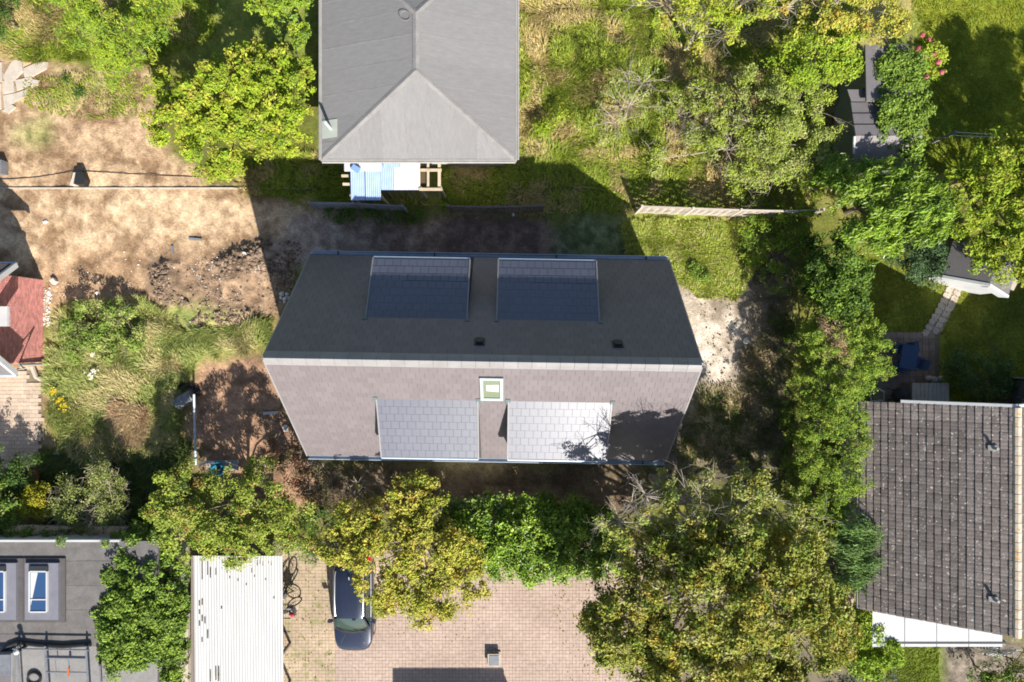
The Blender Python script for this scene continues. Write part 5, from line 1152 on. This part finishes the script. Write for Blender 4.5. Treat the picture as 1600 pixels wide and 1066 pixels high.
    for c, rw, rz in W:
        mid = fork.lerp(c, .5)+Vector((r.normal()*.12, r.normal()*.12, .1)); m.tube([fork, mid, c], tr*.42, 5, tr*.12)
        if twigs and len(W) < 60:
            near = np.argsort(np.linalg.norm(Cc-np.array(c), axis=1))[:: max(1, int(len(Cc)/len(W)/14))][:14]
            for k in near:
                e = Vector(Cc[k])
                if (e-c).length > rw*1.5: continue
                m.tube([c, c.lerp(e, .55)+Vector((r.normal()*.06, r.normal()*.06, .05)), e], tr*.16, 3, .006, cap=False)
        for k in range(bare):
            an = r.random()*2*pi; dv = Vector((cos(an), sin(an), .15+.7*r.random())).normalized(); wander(m, c+dv*rw*.2, dv, rw*(.9+.5*r.random()), .014, 3, r)
        for k in range(0):
            an = r.random()*2*pi; e = c+Vector((cos(an)*rw*(1.0+.35*r.random()), sin(an)*rw*(1.0+.35*r.random()), rz*(.1+.7*r.random()))); md = c.lerp(e, .6)+Vector((r.normal()*.15, r.normal()*.15, .15))
            m.tube([c, md, e], .025, 4, .007, cap=False)
            for j in range(3): e2 = md.lerp(e, .3+.25*j)+Vector((r.normal()*.3, r.normal()*.3, r.normal()*.1)); m.tube([md.lerp(e, .15+.22*j), e2], .01, 3, .004, cap=False)
    m.build('trunk', M[bark], t, smooth=True)
    return t, W, Cc, r

YG = [(.29, .38, .025, 4), (.22, .33, .02, 4), (.4, .42, .045, 2), (.16, .24, .025, 2)]
MG = [(.15, .25, .03, 4), (.2, .3, .04, 3), (.1, .18, .025, 3), (.28, .32, .06, 1)]
DG = [(.07, .13, .02, 4), (.1, .18, .03, 3), (.035, .075, .015, 3)]
BG = [(.22, .34, .03, 4), (.32, .44, .05, 3), (.12, .22, .02, 3)]
GG = [(.28, .33, .09, 4), (.36, .38, .13, 3), (.2, .26, .05, 3), (.42, .4, .17, 1)]
OL = [(.29, .305, .05, 4), (.37, .37, .085, 3), (.2, .25, .03, 4), (.4, .32, .05, 1.3), (.13, .22, .025, 2.5), (.36, .33, .15, 1)]
OA = [(.41, .375, .055, 4), (.32, .34, .045, 3), (.52, .46, .1, 2), (.24, .32, .035, 2.5), (.46, .27, .05, .6)]
AP = [(.24, .32, .04, 4), (.33, .38, .06, 3), (.16, .24, .03, 3), (.42, .38, .11, 1.2), (.44, .2, .07, .3)]
HD = [(.2, .31, .03, 4), (.3, .38, .045, 3), (.1, .18, .02, 4), (.35, .37, .07, 1)]
IV = [(.19, .29, .04, 4), (.25, .35, .05, 3), (.12, .2, .03, 3), (.07, .13, .02, 1)]
RD = [(.22, .05, .04, 3), (.3, .2, .12, 2), (.16, .13, .06, 3), (.1, .12, .04, 2)]

tree('tree', 'feathery green tree at the top left above the broken slabs', 'tree', [(150, 12, 50, 2.8), (205, 42, 54, 3), (195, 88, 36, 2.3), (120, -25, 50, 3), (240, 12, 34, 2.8), (178, 115, 20, 1.6), (130, 55, 28, 2.2)], MG+YG, (.15, .04), 300, flow=(.45, -.85, -.2), fw=.45)
tree('shrub', 'dark shrub in the extreme top left corner', 'shrub', [(8, 12, 26, 1.2), (-10, 40, 26, 1.2)], DG+[(.2, .12, .06, 1)], (.09, .05), 380)
tree('tree', 'yellow green tree at the top edge left of the grey bungalow', 'tree', [(452, 18, 34, 3), (468, 60, 18, 2.6), (425, 0, 30, 2.8), (440, -40, 40, 3)], YG+MG, (.13, .06), 420)
tree('tree', 'large round yellow green tree left of the grey bungalow', 'tree', [(352, 158, 58, 3.0), (412, 112, 40, 3.0), (290, 185, 48, 2.5), (335, 232, 46, 2.2), (432, 165, 52, 2.9), (268, 150, 30, 2.2), (382, 92, 20, 3.0), (385, 205, 45, 2.6), (462, 130, 28, 2.6), (450, 200, 34, 2.4), (355, 262, 22, 1.8)], YG+[(.34, .3, .05, 2)], (.13, .07), 460, trunk_r=.14)
tree('tree', 'pale yellow green tree with bare branches at the top right of the bungalow', 'tree', [(1040, 5, 42, 3.4), (1100, 12, 52, 3.6), (1160, -5, 52, 3.6), (1085, 52, 26, 2.6), (1130, 50, 25, 2.8)], OA[:2]+YG, (.11, .06), 360, bark='palebark', bare=5, sparse=1.6)
tree('tree', 'bright green round tree left of the ivy covered sheds', 'tree', [(1270, 92, 44, 2.9), (1320, 105, 24, 2.4), (1225, 112, 30, 2.4), (1300, 62, 26, 2.6), (1255, 130, 22, 2.2)], BG[:2]+YG, (.12, .065), 460)
tree('tree', 'straggly yellow green tree with bare twigs above the sheds', 'tree', [(1228, 12, 42, 3.3), (1290, 20, 44, 3.4), (1355, 14, 44, 3.2), (1398, 38, 22, 2.6), (1330, 45, 24, 2.6)], OA, (.11, .06), 360, bark='palebark', bare=4, sparse=1.5)
tree('shrub', 'big grey green thicket right of the pale woven fence shadow', 'shrub', [(1180, 185, 62, 1.9), (1242, 172, 44, 1.9), (1135, 235, 38, 1.3), (1200, 260, 42, 1.3), (1258, 228, 40, 1.7), (1100, 195, 34, 1.4), (1055, 215, 22, .8), (1245, 275, 30, 1.2), (1060, 180, 26, 1.2), (1270, 250, 30, 1.6), (1165, 285, 30, .9), (1110, 150, 30, 1.7), (1020, 250, 18, .6)], GG+YG[:1], (.11, .045), 430, bark='palebark', bare=4)
tree('shrub', 'half dead grey shrub with bare branches right of the bungalow', 'shrub', [(985, 165, 40, 2.0), (1005, 130, 30, 1.8), (965, 190, 30, 1.5)], GG, (.09, .04), 45, bark='palebark', bare=9)
tree('shrub', 'small leafy sapling close to the right wall of the bungalow', 'shrub', [(862, 185, 16, .8), (848, 200, 12, .6)], YG, (.1, .05), 420)
tree('ivy', 'ivy covering the right half of the grey sheds', 'ivy', [(1392, 98, 20, 2.75), (1420, 105, 24, 2.7), (1405, 130, 20, 2.75), (1432, 140, 18, 2.5), (1398, 158, 22, 2.8), (1426, 170, 22, 2.6), (1394, 190, 22, 2.75), (1424, 200, 22, 2.5), (1418, 228, 24, 2.4), (1432, 250, 14, 1.8), (1385, 110, 14, 2.75), (1384, 175, 14, 2.7)], IV, (.11, .075), 520, squash=.5, twigs=False, gapf=.1, sparse=.5)
t_, W_, C_, r_ = tree('flowering_shrub', 'shrub with pink flower heads right of the ivy', 'shrub', [(1448, 85, 20, 1.7), (1455, 108, 16, 1.5), (1442, 68, 12, 1.6)], YG, (.11, .06), 420)
pts = [P(1441, 55, 2.1), P(1460, 84, 2.1), P(1466, 97, 2.0), P(1471, 113, 1.8), P(1447, 120, 1.8), P(1435, 76, 2.0), P(1446, 90, 2.1), P(1458, 70, 2.1), P(1452, 62, 2.1), P(1430, 82, 1.9)]
for p in pts:
    n_ = 60; d = unit(r_.normal(size=(n_, 3))); d[:, 2] = abs(d[:, 2]); Pp = np.array(p)+d*.11; V = leaf_geo(Pp, d, np.full(n_, .07), np.full(n_, .06), r_)
    np_mesh('flower_head', V, np.arange(4*n_).reshape(-1, 4), M['pink'], parent=t_, col=np.repeat(np.array([[.62, .16, .22]])*(.7+.6*r_.random((n_, 1))), 4, 0).clip(0, .8))
tree('tree', 'large yellow green tree at the right edge above the white shed', 'tree', [(1560, 270, 54, 3.4), (1520, 330, 46, 3.2), (1590, 340, 54, 3.5), (1565, 392, 38, 3.0), (1595, 225, 30, 3), (1502, 285, 30, 2.8), (1640, 280, 70, 3.6), (1535, 365, 30, 3), (1600, 410, 32, 3), (1545, 398, 28, 2.9), (1690, 345, 60, 3.4), (1740, 300, 60, 3.4), (1655, 205, 50, 3.4), (1705, 230, 60, 3.4), (1645, 255, 56, 3.4), (1770, 240, 60, 3.4)], YG+OA[1:2], (.15, .06), 400, trunk_r=.15)
tree('tree', 'bright green tree with long drooping leaves below the sheds', 'tree', [(1345, 330, 48, 3.0), (1400, 318, 52, 3.2), (1440, 342, 44, 3.0), (1330, 272, 28, 2.6), (1415, 275, 32, 2.7), (1372, 380, 30, 2.5), (1320, 300, 26, 2.6), (1290, 278, 24, 2), (1465, 310, 24, 2.6)], BG, (.22, .06), 420, flow=(.85, .45, .2), fw=.6, mat='glossleaf')
tree('shrub', 'round dark green bush left of the white garden shed', 'shrub', [(1430, 408, 38, 1.3), (1412, 398, 26, 1.1), (1448, 415, 24, 1.1)], [(.07, .13, .05, 3), (.1, .17, .07, 2), (.05, .09, .03, 2)], (.09, .05), 560)
tree('shrub', 'dark rounded bush on the shaded lawn above the tiled roof', 'shrub', [(1528, 588, 38, .9), (1500, 578, 26, .8), (1550, 600, 24, .8)], [(.1, .16, .045, 3), (.16, .22, .06, 2)], (.09, .05), 520)
# hedge
tree('hedge', 'dark broadleaf upper end of the tall hedge', 'hedge', [(1300, 405, 36, 2.4), (1295, 440, 40, 2.4), (1300, 478, 38, 2.4), (1268, 440, 26, 1.2), (1330, 430, 26, 2.2), (1262, 400, 24, .9), (1330, 470, 26, 2.3)], HD[:1]+DG, (.12, .07), 440, squash=1.0, low=True, gapf=.1, sparse=.5, bough=.35)
hedge_ = tree('hedge', 'tall conifer hedge with a browned patch right of the chalky ground', 'hedge', [(1285, 520, 40, 2.5), (1325, 520, 38, 2.5), (1290, 565, 42, 2.6), (1345, 560, 40, 2.6), (1290, 610, 45, 2.6), (1328, 598, 28, 2.6), (1318, 640, 32, 2.5), (1262, 590, 30, 1.2), (1255, 540, 30, 1.0), (1358, 572, 20, 2.4)], HD, (.085, .038), 560, clump=(.08, .2), perclump=20, squash=1.05, up=.75, bough=.35)
tree('hedge', 'lower end of the conifer hedge beside the tiled roof', 'hedge', [(1285, 655, 45, 2.6), (1320, 690, 34, 2.5), (1280, 705, 45, 2.5), (1300, 745, 40, 2.5), (1275, 775, 34, 2.3), (1268, 812, 34, 2.3), (1300, 805, 26, 2.2), (1240, 775, 24, 1.4), (1315, 770, 26, 2.2), (1252, 660, 30, 1.1), (1250, 720, 30, 1.1)], HD, (.085, .038), 560, clump=(.08, .2), perclump=20, squash=1.05, up=.75, seed=77, bough=.35)
dead_ = tree('shrub', 'browned dead twigs in the crown of the conifer hedge', 'dead foliage', [(1296, 512, 15, 3.3, .25), (1303, 535, 16, 3.4, .25), (1312, 560, 12, 3.4, .25), (1312, 580, 8, 3.4, .2)], [(.42, .3, .17, 3), (.5, .38, .24, 2), (.3, .22, .1, 2)], (.12, .025), 560, twigs=False)
for ch in list(dead_[0].children):
    if ch.name.startswith('crown'): ch.parent = hedge_[0]; ch.location = org(dead_[0])-org(hedge_[0]); ch.name = 'dead_foliage'; ch['label'] = 'browned patch of dead twigs'
    else: bpy.data.objects.remove(ch, do_unlink=True)
bpy.data.objects.remove(dead_[0], do_unlink=True)
tree('conifer', 'blue green conifer with layered branches left of the tiled roof', 'conifer', [(1328, 835, 28, 2.7), (1340, 862, 26, 2.7), (1320, 882, 28, 2.4), (1350, 840, 16, 2.7), (1305, 848, 26, 2.2), (1335, 900, 20, 2.3)], [(.2, .33, .09, 3), (.3, .42, .16, 2), (.11, .2, .05, 2)], (.24, .04), 460, gapf=.15, flow=(.95, -.05, -.1), fw=.7)
# the great olive tree, bottom right
tree('tree', 'huge olive yellow tree covering the lower right of the driveway', 'tree', [(1100, 920, 95, 6.6), (985, 968, 62, 5.4), (940, 965, 32, 4.8), (1195, 910, 78, 6.0), (1245, 995, 66, 5.2), (1105, 1040, 80, 5.8), (1010, 885, 52, 5.8), (962, 1000, 40, 4.2), (1265, 940, 34, 4.5), (1180, 1010, 60, 5.2), (1040, 1000, 50, 5), (1140, 865, 55, 6.9), (1075, 865, 45, 6.8), (1010, 1040, 40, 4.4), (1200, 1090, 70, 5), (1240, 860, 40, 5), (1240, 862, 40, 2.9), (1282, 930, 34, 3.0), (1292, 985, 40, 3.2), (1225, 850, 36, 3.2)], OL+[(.4, .3, .04, 1.5)], (.14, .075), 520, gapf=.18, trunk_r=.24, bark='palebark', sparse=1.2)
tree('tree', 'twiggy olive green tree between the big tree and the new house', 'tree', [(1010, 800, 46, 6.2), (1072, 785, 48, 6.6), (1150, 790, 54, 6.6), (1215, 805, 44, 5.8), (1105, 835, 66, 6.8), (980, 835, 32, 5.6), (1030, 748, 14, 6.2), (985, 745, 11, 6), (1160, 742, 16, 6), (968, 815, 30, 6.5), (985, 788, 28, 6.8), (1010, 775, 30, 6.8), (945, 812, 14, 6.3), (1160, 806, 36, 3.4), (1090, 800, 56, 3.8), (1268, 838, 28, 2.8), (1040, 840, 40, 6)], OL+GG[:2], (.11, .06), 380, bark='palebark', bare=5, trunk_r=.18, sparse=1.9, perclump=30, gapf=.34)
tree('tree', 'small bright green tree left of the white canopy', 'tree', [(1352, 990, 36, 1.9), (1378, 1010, 26, 1.8), (1345, 1025, 30, 1.7), (1390, 985, 16, 1.6), (1348, 960, 22, 1.8)], YG[:2]+BG, (.13, .07), 460)
tree('shrub', 'grey leaved shrub at the bottom edge beside the lawn', 'shrub', [(1345, 1058, 28, 1.0), (1378, 1062, 24, .9), (1310, 1075, 30, 1)], [(.14, .17, .12, 3), (.2, .23, .17, 2), (.08, .11, .06, 2)], (.1, .05), 460)
tree('shrub', 'green bush at the bottom beside the picket fence', 'shrub', [(1552, 1048, 26, .9), (1535, 1062, 20, .8)], MG, (.1, .055), 460)
tree('shrub', 'olive bush in the bottom right corner', 'shrub', [(1596, 1040, 20, 1.2), (1590, 1068, 24, 1.2), (1600, 1015, 14, 1.2)], OL, (.1, .055), 460)
# the row of trees south of the new house
tree('tree', 'yellow leaved maple overhanging the blue car', 'tree', [(560, 822, 44, 3.0), (640, 778, 34, 3.1), (600, 875, 54, 3.3), (672, 850, 48, 3.1), (690, 922, 42, 2.8), (648, 915, 42, 3.0), (655, 755, 20, 2.9), (610, 820, 44, 3.2), (535, 860, 28, 2.7), (728, 890, 28, 2.6), (665, 955, 24, 2.6), (600, 925, 32, 2.8), (690, 800, 26, 2.9), (712, 862, 30, 2.7), (660, 812, 34, 3.1), (740, 915, 20, 2.4)], OA, (.12, .07), 480, trunk_r=.13, bark='palebark')
tree('hedge', 'bright green laurel hedge south of the new house', 'hedge', [(722, 825, 34, 1.5), (772, 815, 36, 1.6), (830, 822, 40, 1.7), (888, 825, 40, 1.6), (932, 835, 32, 1.5), (760, 858, 34, 1.4), (815, 862, 36, 1.5), (868, 865, 36, 1.5), (912, 868, 30, 1.3), (715, 860, 26, 1.4), (800, 838, 40, 1.7), (780, 884, 20, 1.1), (830, 886, 22, 1.1), (880, 884, 22, 1.1), (740, 880, 20, 1.1), (925, 880, 22, 1.1), (945, 855, 22, 1.4), (800, 795, 22, 1.5), (850, 797, 22, 1.5), (900, 800, 24, 1.5), (940, 812, 20, 1.4), (955, 838, 26, 1.5), (962, 866, 24, 1.3)], BG+[(.06, .14, .015, 2)], (.15, .075), 420, flow=(.1, -.8, -.1), fw=.35, mat='glossleaf', seed=5, gapf=.1, sparse=.5, bough=.35)
tree('hedge', 'row of tall leafy shoots along the top of the laurel hedge', 'hedge', [(706, 790, 14, 1.7), (724, 792, 14, 1.7), (750, 786, 14, 1.7), (776, 785, 12, 1.7), (700, 815, 18, 1.6), (740, 810, 18, 1.5)], [(.2, .27, .06, 3), (.14, .22, .04, 2)], (.11, .1), 420, mat='glossleaf')
t_, W_, C_, r_ = tree('apple_tree', 'apple tree with red fruit left of the yellow maple', 'tree', [(290, 780, 46, 2.6), (350, 800, 50, 2.9), (410, 790, 46, 2.9), (300, 836, 40, 2.6), (380, 845, 38, 2.8), (452, 790, 30, 2.5), (410, 728, 18, 2.7), (470, 838, 24, 2.4), (250, 800, 20, 2.2), (405, 755, 20, 2.7), (262, 765, 18, 2.2), (440, 835, 28, 2.5), (340, 755, 22, 2.5)], AP, (.1, .055), 470, trunk_r=.13)
sel = C_[r_.choice(len(C_), 38, replace=False)]
am = MB(); am.lathe((0, 0, 0), [(.012, -.05), (.04, -.035), (.052, 0), (.04, .035), (.012, .04)], 8); ame = bpy.data.meshes.new('apple'); ame.from_pydata(am.v, [], am.f); ame.materials.append(M['apple'])
for p in sel: o = bpy.data.objects.new('apple', ame); C.objects.link(o); o.parent = t_; o.location = Vector(p)+Vector((r_.normal()*.1, r_.normal()*.1, .22))-org(t_); o.scale = (.8,)*3
tree('shrub', 'red leaved shrub at the lower left corner of the new house', 'shrub', [(440, 700, 24, .9), (462, 730, 24, .9), (430, 725, 18, .8), (480, 760, 22, .8)], RD, (.09, .045), 300, bare=6, bark='palebark')
tree('shrub', 'dark green bush squeezed between the apple tree and the maple', 'shrub', [(492, 805, 20, 1.0), (495, 842, 20, 1.0), (520, 800, 18, .9), (485, 868, 14, .9)], DG, (.1, .055), 400)
tree('shrub', 'brown dry shrub with stiff stems between apple tree and maple', 'shrub', [(520, 745, 30, .8), (560, 755, 28, .9), (500, 780, 24, .7), (545, 785, 24, .8), (590, 755, 18, 1)], [(.2, .17, .08, 3), (.13, .14, .05, 3), (.28, .2, .12, 1)], (.12, .025), 240, bare=6, bark='palebark')
tree('shrub', 'dark green shrub at the left edge below the stone path', 'shrub', [(18, 722, 32, 1.0), (42, 735, 22, .8), (20, 755, 24, 1)], DG, (.1, .055), 480)
tree('shrub', 'leafy green shrub at the left edge above the flat roof', 'shrub', [(15, 790, 34, 1.3), (5, 815, 28, 1.1), (-15, 800, 30, 1.2)], MG+GG[:1], (.11, .06), 500)
tree('shrub', 'yellow bush between green and grey green shrubs at left', 'shrub', [(62, 780, 26, 1.3), (78, 790, 18, 1.2), (45, 792, 16, 1.1)], [(.42, .37, .025, 4), (.32, .32, .02, 3), (.22, .25, .02, 2)], (.07, .045), 620)
tree('shrub', 'grey green shrub with fine twigs, left of its twin', 'shrub', [(122, 790, 30, 1.5), (140, 812, 22, 1.3), (110, 770, 20, 1.3), (132, 828, 14, 1)], GG, (.1, .03), 520, bare=8, bark='palebark', flow=(.2, -.9, .1), fw=.35)
tree('shrub', 'tall grey green shrub with pale shoots, right of its twin', 'shrub', [(175, 785, 26, 1.7), (168, 745, 22, 1.5), (190, 765, 18, 1.4), (158, 725, 14, 1.1), (185, 805, 20, 1.4)], GG, (.1, .03), 480, bare=10, bark='palebark', flow=(-.1, .9, .1), fw=.35)
tree('shrub', 'low dark bush left of the apple tree', 'shrub', [(222, 790, 22, .7), (215, 830, 20, .7), (232, 760, 14, .5)], DG, (.09, .05), 460)
tree('ivy', 'low ivy along the top edge of the flat roof', 'ivy', [(20, 838, 12, 1.6), (48, 837, 12, 1.6), (78, 837, 10, 1.6), (105, 837, 10, 1.4), (95, 845, 5, 2.8), (165, 850, 5, 2.8)], IV, (.08, .055), 480, twigs=False, gapf=.1, sparse=.5)
tree('ivy', 'thick ivy hedge between the flat roof and the white shelter', 'ivy', [(235, 850, 38, 1.9), (272, 880, 28, 1.9), (225, 905, 44, 2.4), (215, 975, 44, 2.5), (250, 960, 40, 2.3), (262, 1035, 34, 2.0), (195, 845, 18, 1.9), (280, 940, 18, 2), (178, 960, 22, 2.6), (210, 1005, 40, 2.6), (275, 1075, 30, 1.8), (215, 950, 40, 2.6), (250, 930, 38, 2.3), (205, 1000, 34, 2.6), (245, 985, 36, 2.4), (180, 1015, 18, 2.7), (265, 1010, 26, 2.0), (268, 1055, 22, 1.8), (185, 940, 22, 2.6), (230, 1020, 26, 2.5), (205, 870, 24, 2.2)], IV, (.11, .075), 480, perclump=42, squash=.7, gapf=.1, sparse=.5, bough=.35)
# meadow plants left of the new house
tree('shrub', 'bright green weedy bush on the edge of the rubble', 'weeds', [(150, 505, 34, .55), (185, 490, 22, .5), (125, 535, 26, .4), (205, 520, 24, .4), (165, 540, 22, .35)], MG+GG[:2], (.1, .05), 460, bare=3)
tree('weeds', 'bank of weeds at the foot of the hedge above the chalk', 'weeds', [(1190, 365, 28, .4), (1215, 400, 26, .5), (1175, 400, 18, .3), (1235, 360, 24, .5), (1200, 440, 18, .3)], MG+YG[:1], (.09, .045), 420)
tree('climber', 'climbing plant over the right end of the woven fence', 'climber', [(1225, 332, 12, 1.0), (1252, 328, 14, 1.2), (1270, 335, 12, 1.1)], BG[:1]+YG[:2], (.1, .06), 460)
tree('weeds', 'dark green weeds under the crooked grey fence', 'weeds', [(520, 335, 14, .2), (545, 337, 14, .2), (572, 338, 16, .22), (600, 340, 14, .2), (630, 340, 14, .18), (655, 338, 10, .15)], DG+MG[:1], (.08, .045), 420, twigs=False)
tree('weeds', 'tuft of dark green weeds on the sunny grass by the new house', 'weeds', [(1092, 428, 12, .2), (1078, 420, 9, .18)], MG, (.1, .05), 420, twigs=False)
for i, (px, py, lb) in enumerate(((103, 128, 'larger'), (122, 146, 'smaller'))): tree('weeds', lb+' dark weed tuft on the bare earth near the broken slabs', 'weeds', [(px, py, 6, .15), (px+4, py+4, 5, .1)], DG, (.08, .04), 420, twigs=False)
# flowers in the meadow
def flowers(label, spots, rgb, n):
    r = np.random.default_rng(len(label)); V = []
    Pp = []
    for px, py, s_ in spots:
        for k in range(n): Pp.append(np.array(P(px+r.normal()*s_, py+r.normal()*s_, .45)))
    Pp = np.array(Pp); N = unit(r.normal(size=Pp.shape)*.3+np.array([0, 0, 1])); V = leaf_geo(Pp, N, np.full(len(Pp), .1), np.full(len(Pp), .09), r)
    o = np_mesh('flowers', V, np.arange(len(V)).reshape(-1, 4), M['pink'], col=np.tile(np.array(rgb), (len(V), 1))); tag(o, label, 'flowers', kind='stuff')
flowers('white meadow flowers left of the new house', [(140, 588, 4), (147, 580, 3), (145, 553, 3), (200, 482, 3), (187, 492, 2)], (.75, .73, .68), 14)
flowers('yellow meadow flowers beside the stone path', [(84, 612, 3), (92, 626, 3), (100, 638, 3)], (.6, .46, .02), 22)

def litter(label, polys, n, zz, pal, seed):
    r = np.random.default_rng(seed); Pp = []
    for poly in polys:
        xs = [p[0] for p in poly]; ys = [p[1] for p in poly]; x = r.uniform(min(xs), max(xs), n*3); y = r.uniform(min(ys), max(ys), n*3); ok = inside(x, y, poly) & (vnoise(x, y, 14, seed) > r.random(n*3)); x = x[ok][:n]; y = y[ok][:n]
        Pp.append(np.array([P(a, b_, zz) for a, b_ in zip(x, y)]))
    Pp = np.concatenate(Pp); m_ = len(Pp); N = unit(r.normal(size=(m_, 3))*.3+np.array([0, 0, 1])); V = leaf_geo(Pp, N, .06+.05*r.random(m_), .035+.03*r.random(m_), r)
    tag(np_mesh('fallen_leaves', V, np.arange(4*m_).reshape(-1, 4), M['leaf'], col=np.repeat(pick_cols(pal, m_, r), 4, 0)), label, 'fallen leaves', kind='stuff')
LT = [(.36, .26, .06, 3), (.24, .15, .06, 3), (.3, .28, .06, 2), (.14, .09, .05, 2)]
litter('fallen leaves scattered on the paved driveway under the trees', [[(500, 880), (780, 880), (770, 1000), (590, 1010)], [(850, 880), (960, 880), (960, 1066), (890, 1066)], [(445, 868), (520, 868), (520, 1060), (445, 1060)]], 110, .05, LT, 31)
litter('fallen leaves and twigs on the soil south of the new house', [[(480, 720), (1010, 722), (1060, 640), (1150, 640), (1210, 760), (960, 770), (480, 765)]], 700, .06, LT, 32)
# ------------------------------------------------------------------ grass
def grass(name, label, poly, n, ln, pal, lean=.9, wd=.018, dry=None, patch=26, seed=1, flow=None):
    r = np.random.default_rng(seed); poly = [tuple(p) for p in poly]
    xs = [p[0] for p in poly]; ys = [p[1] for p in poly]
    x = r.uniform(min(xs), max(xs), n*4); y = r.uniform(min(ys), max(ys), n*4)
    wxx = (fbm(x, y, 40, seed+3)-.5)*30; ok = inside(x+wxx, y+wxx*.7, poly) & (vnoise(x, y, patch, seed+60)*.6+vnoise(x, y, 7, seed+61)*.4 > r.random(len(x))*.75)
    x = x[ok][:n]; y = y[ok][:n]; n = len(x)
    k = H/F; base = np.stack([(x-800)*k, -(y-533)*k, zat(x, y)], 1)
    fa = vnoise(x, y, 40, seed+70)*2*pi*1.6+r.normal(size=n)*.7; L = ln*(.5+r.random(n)); le = lean*(.5+.7*r.random(n))
    dr = np.stack([np.cos(fa)*le, np.sin(fa)*le, np.ones(n)], 1)
    if flow is not None: dr = dr+np.asarray(flow)
    dr = unit(dr)
    side = unit(np.stack([-dr[:, 1], dr[:, 0], np.zeros(n)], 1)+1e-5)*(wd*(.6+.8*r.random(n)))[:, None]
    mid = base+dr*(L*.55)[:, None]; tip = base+dr*L[:, None]+np.stack([dr[:, 0], dr[:, 1], -np.ones(n)*.45], 1)*(L*.3)[:, None]; tip[:, 2] = np.maximum(tip[:, 2], base[:, 2]+.02)
    V = np.empty((n, 4, 3), np.float32); V[:, 0] = base-side*.6; V[:, 1] = mid-side; V[:, 2] = tip; V[:, 3] = mid+side
    pc = pick_cols(pal, n, r); pn = np.clip((vnoise(x, y, 30, seed+90)-.35)*2.2, 0, 1)
    if dry is not None:
        dc = pick_cols(dry, n, r); use = (pn+r.normal(size=n)*.25 > .55)[:, None]; pc = np.where(use, dc, pc)
    pc = pc*(.7+.6*r.random((n, 1)))
    o = np_mesh(name, V.reshape(-1, 3), np.arange(4*n).reshape(-1, 4), M['grass'], col=np.repeat(np.clip(pc, .004, .8), 4, 0)); tag(o, label, 'grass', kind='stuff'); return o
GR = [(.27, .34, .04, 3), (.34, .39, .05, 3), (.18, .26, .03, 2)]; ST = [(.5, .4, .17, 3), (.42, .34, .13, 2), (.58, .47, .25, 1)]
grass('long_grass', 'long straw coloured grass right of the grey bungalow', [(805, -40), (1300, -40), (1300, 310), (1100, 330), (980, 320), (900, 260), (805, 250)], 78000, .34, GR, dry=ST, seed=2)
grass('long_grass', 'grass in the shade round the lean-to and fences', [(375, 235), (550, 240), (550, 320), (690, 320), (690, 245), (990, 240), (985, 335), (860, 335), (690, 322), (500, 322), (375, 300)], 22000, .28, GR, dry=ST[:1], seed=4)
grass('long_grass', 'yellow green grass patch between the new house and woven fence', [(965, 345), (1190, 345), (1200, 400), (1150, 470), (1080, 460), (1040, 420), (985, 405)], 36000, .2, GR+[(.5, .42, .2, 1.6)], seed=25, patch=60)
grass('meadow_grass', 'tall meadow grass between the rubble heap and left shrubs', [(78, 560), (110, 470), (220, 468), (300, 520), (430, 495), (425, 540), (330, 560), (280, 600), (280, 700), (140, 730), (80, 660)], 52000, .36, [(.32, .36, .1, 3), (.4, .42, .14, 2), (.21, .28, .06, 2)], dry=[(.55, .48, .23, 3), (.46, .41, .18, 2)], seed=6)
grass('meadow_grass', 'brown seeding grass clump in the middle of the meadow', [(178, 640), (215, 620), (240, 650), (220, 690), (190, 680)], 5000, .5, [(.4, .28, .16, 3), (.5, .38, .22, 2)], seed=16, flow=(0, -.5, 0))
grass('long_grass', 'bright grass along the top left edge', [(-20, -20), (330, -20), (340, 60), (240, 100), (90, 95), (-20, 90)], 30000, .26, GR, dry=ST, seed=7)
grass('lawn_grass', 'sunlit lawn in the upper right corner', [(1425, -30), (1640, -30), (1640, 270), (1440, 270)], 32000, .1, [(.28, .32, .03, 3), (.22, .28, .03, 3), (.36, .34, .04, 1)], seed=8, wd=.014)
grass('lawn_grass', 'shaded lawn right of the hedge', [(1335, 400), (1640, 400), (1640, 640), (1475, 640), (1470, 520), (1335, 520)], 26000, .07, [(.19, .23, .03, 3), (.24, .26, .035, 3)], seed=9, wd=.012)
grass('lawn_grass', 'strip of lawn below the white canopy', [(1385, 990), (1475, 995), (1468, 1080), (1380, 1080)], 9000, .09, [(.24, .3, .03, 3), (.18, .25, .025, 2)], seed=10, wd=.013)
grass('weeds_cover', 'patchy weeds on the bare earth at upper left', [(45, 120), (130, 112), (235, 120), (225, 185), (130, 190), (40, 170)], 3200, .13, GR+[(.45, .37, .16, 1)], seed=12)
grass('weeds_cover', 'thin weeds on the soil along the hedge shadow', [(1085, 600), (1150, 590), (1240, 420), (1245, 740), (1060, 740)], 9000, .16, [(.14, .17, .04, 3), (.1, .14, .03, 3)], dry=[(.3, .24, .12, 1)], seed=13)  # greens darkened so the hedge shade looks deeper
grass('weeds_cover', 'undergrowth below the shrubs at lower left', [(60, 700), (300, 690), (300, 850), (60, 850)], 14000, .3, [(.09, .13, .035, 3), (.14, .18, .05, 2)], seed=14)
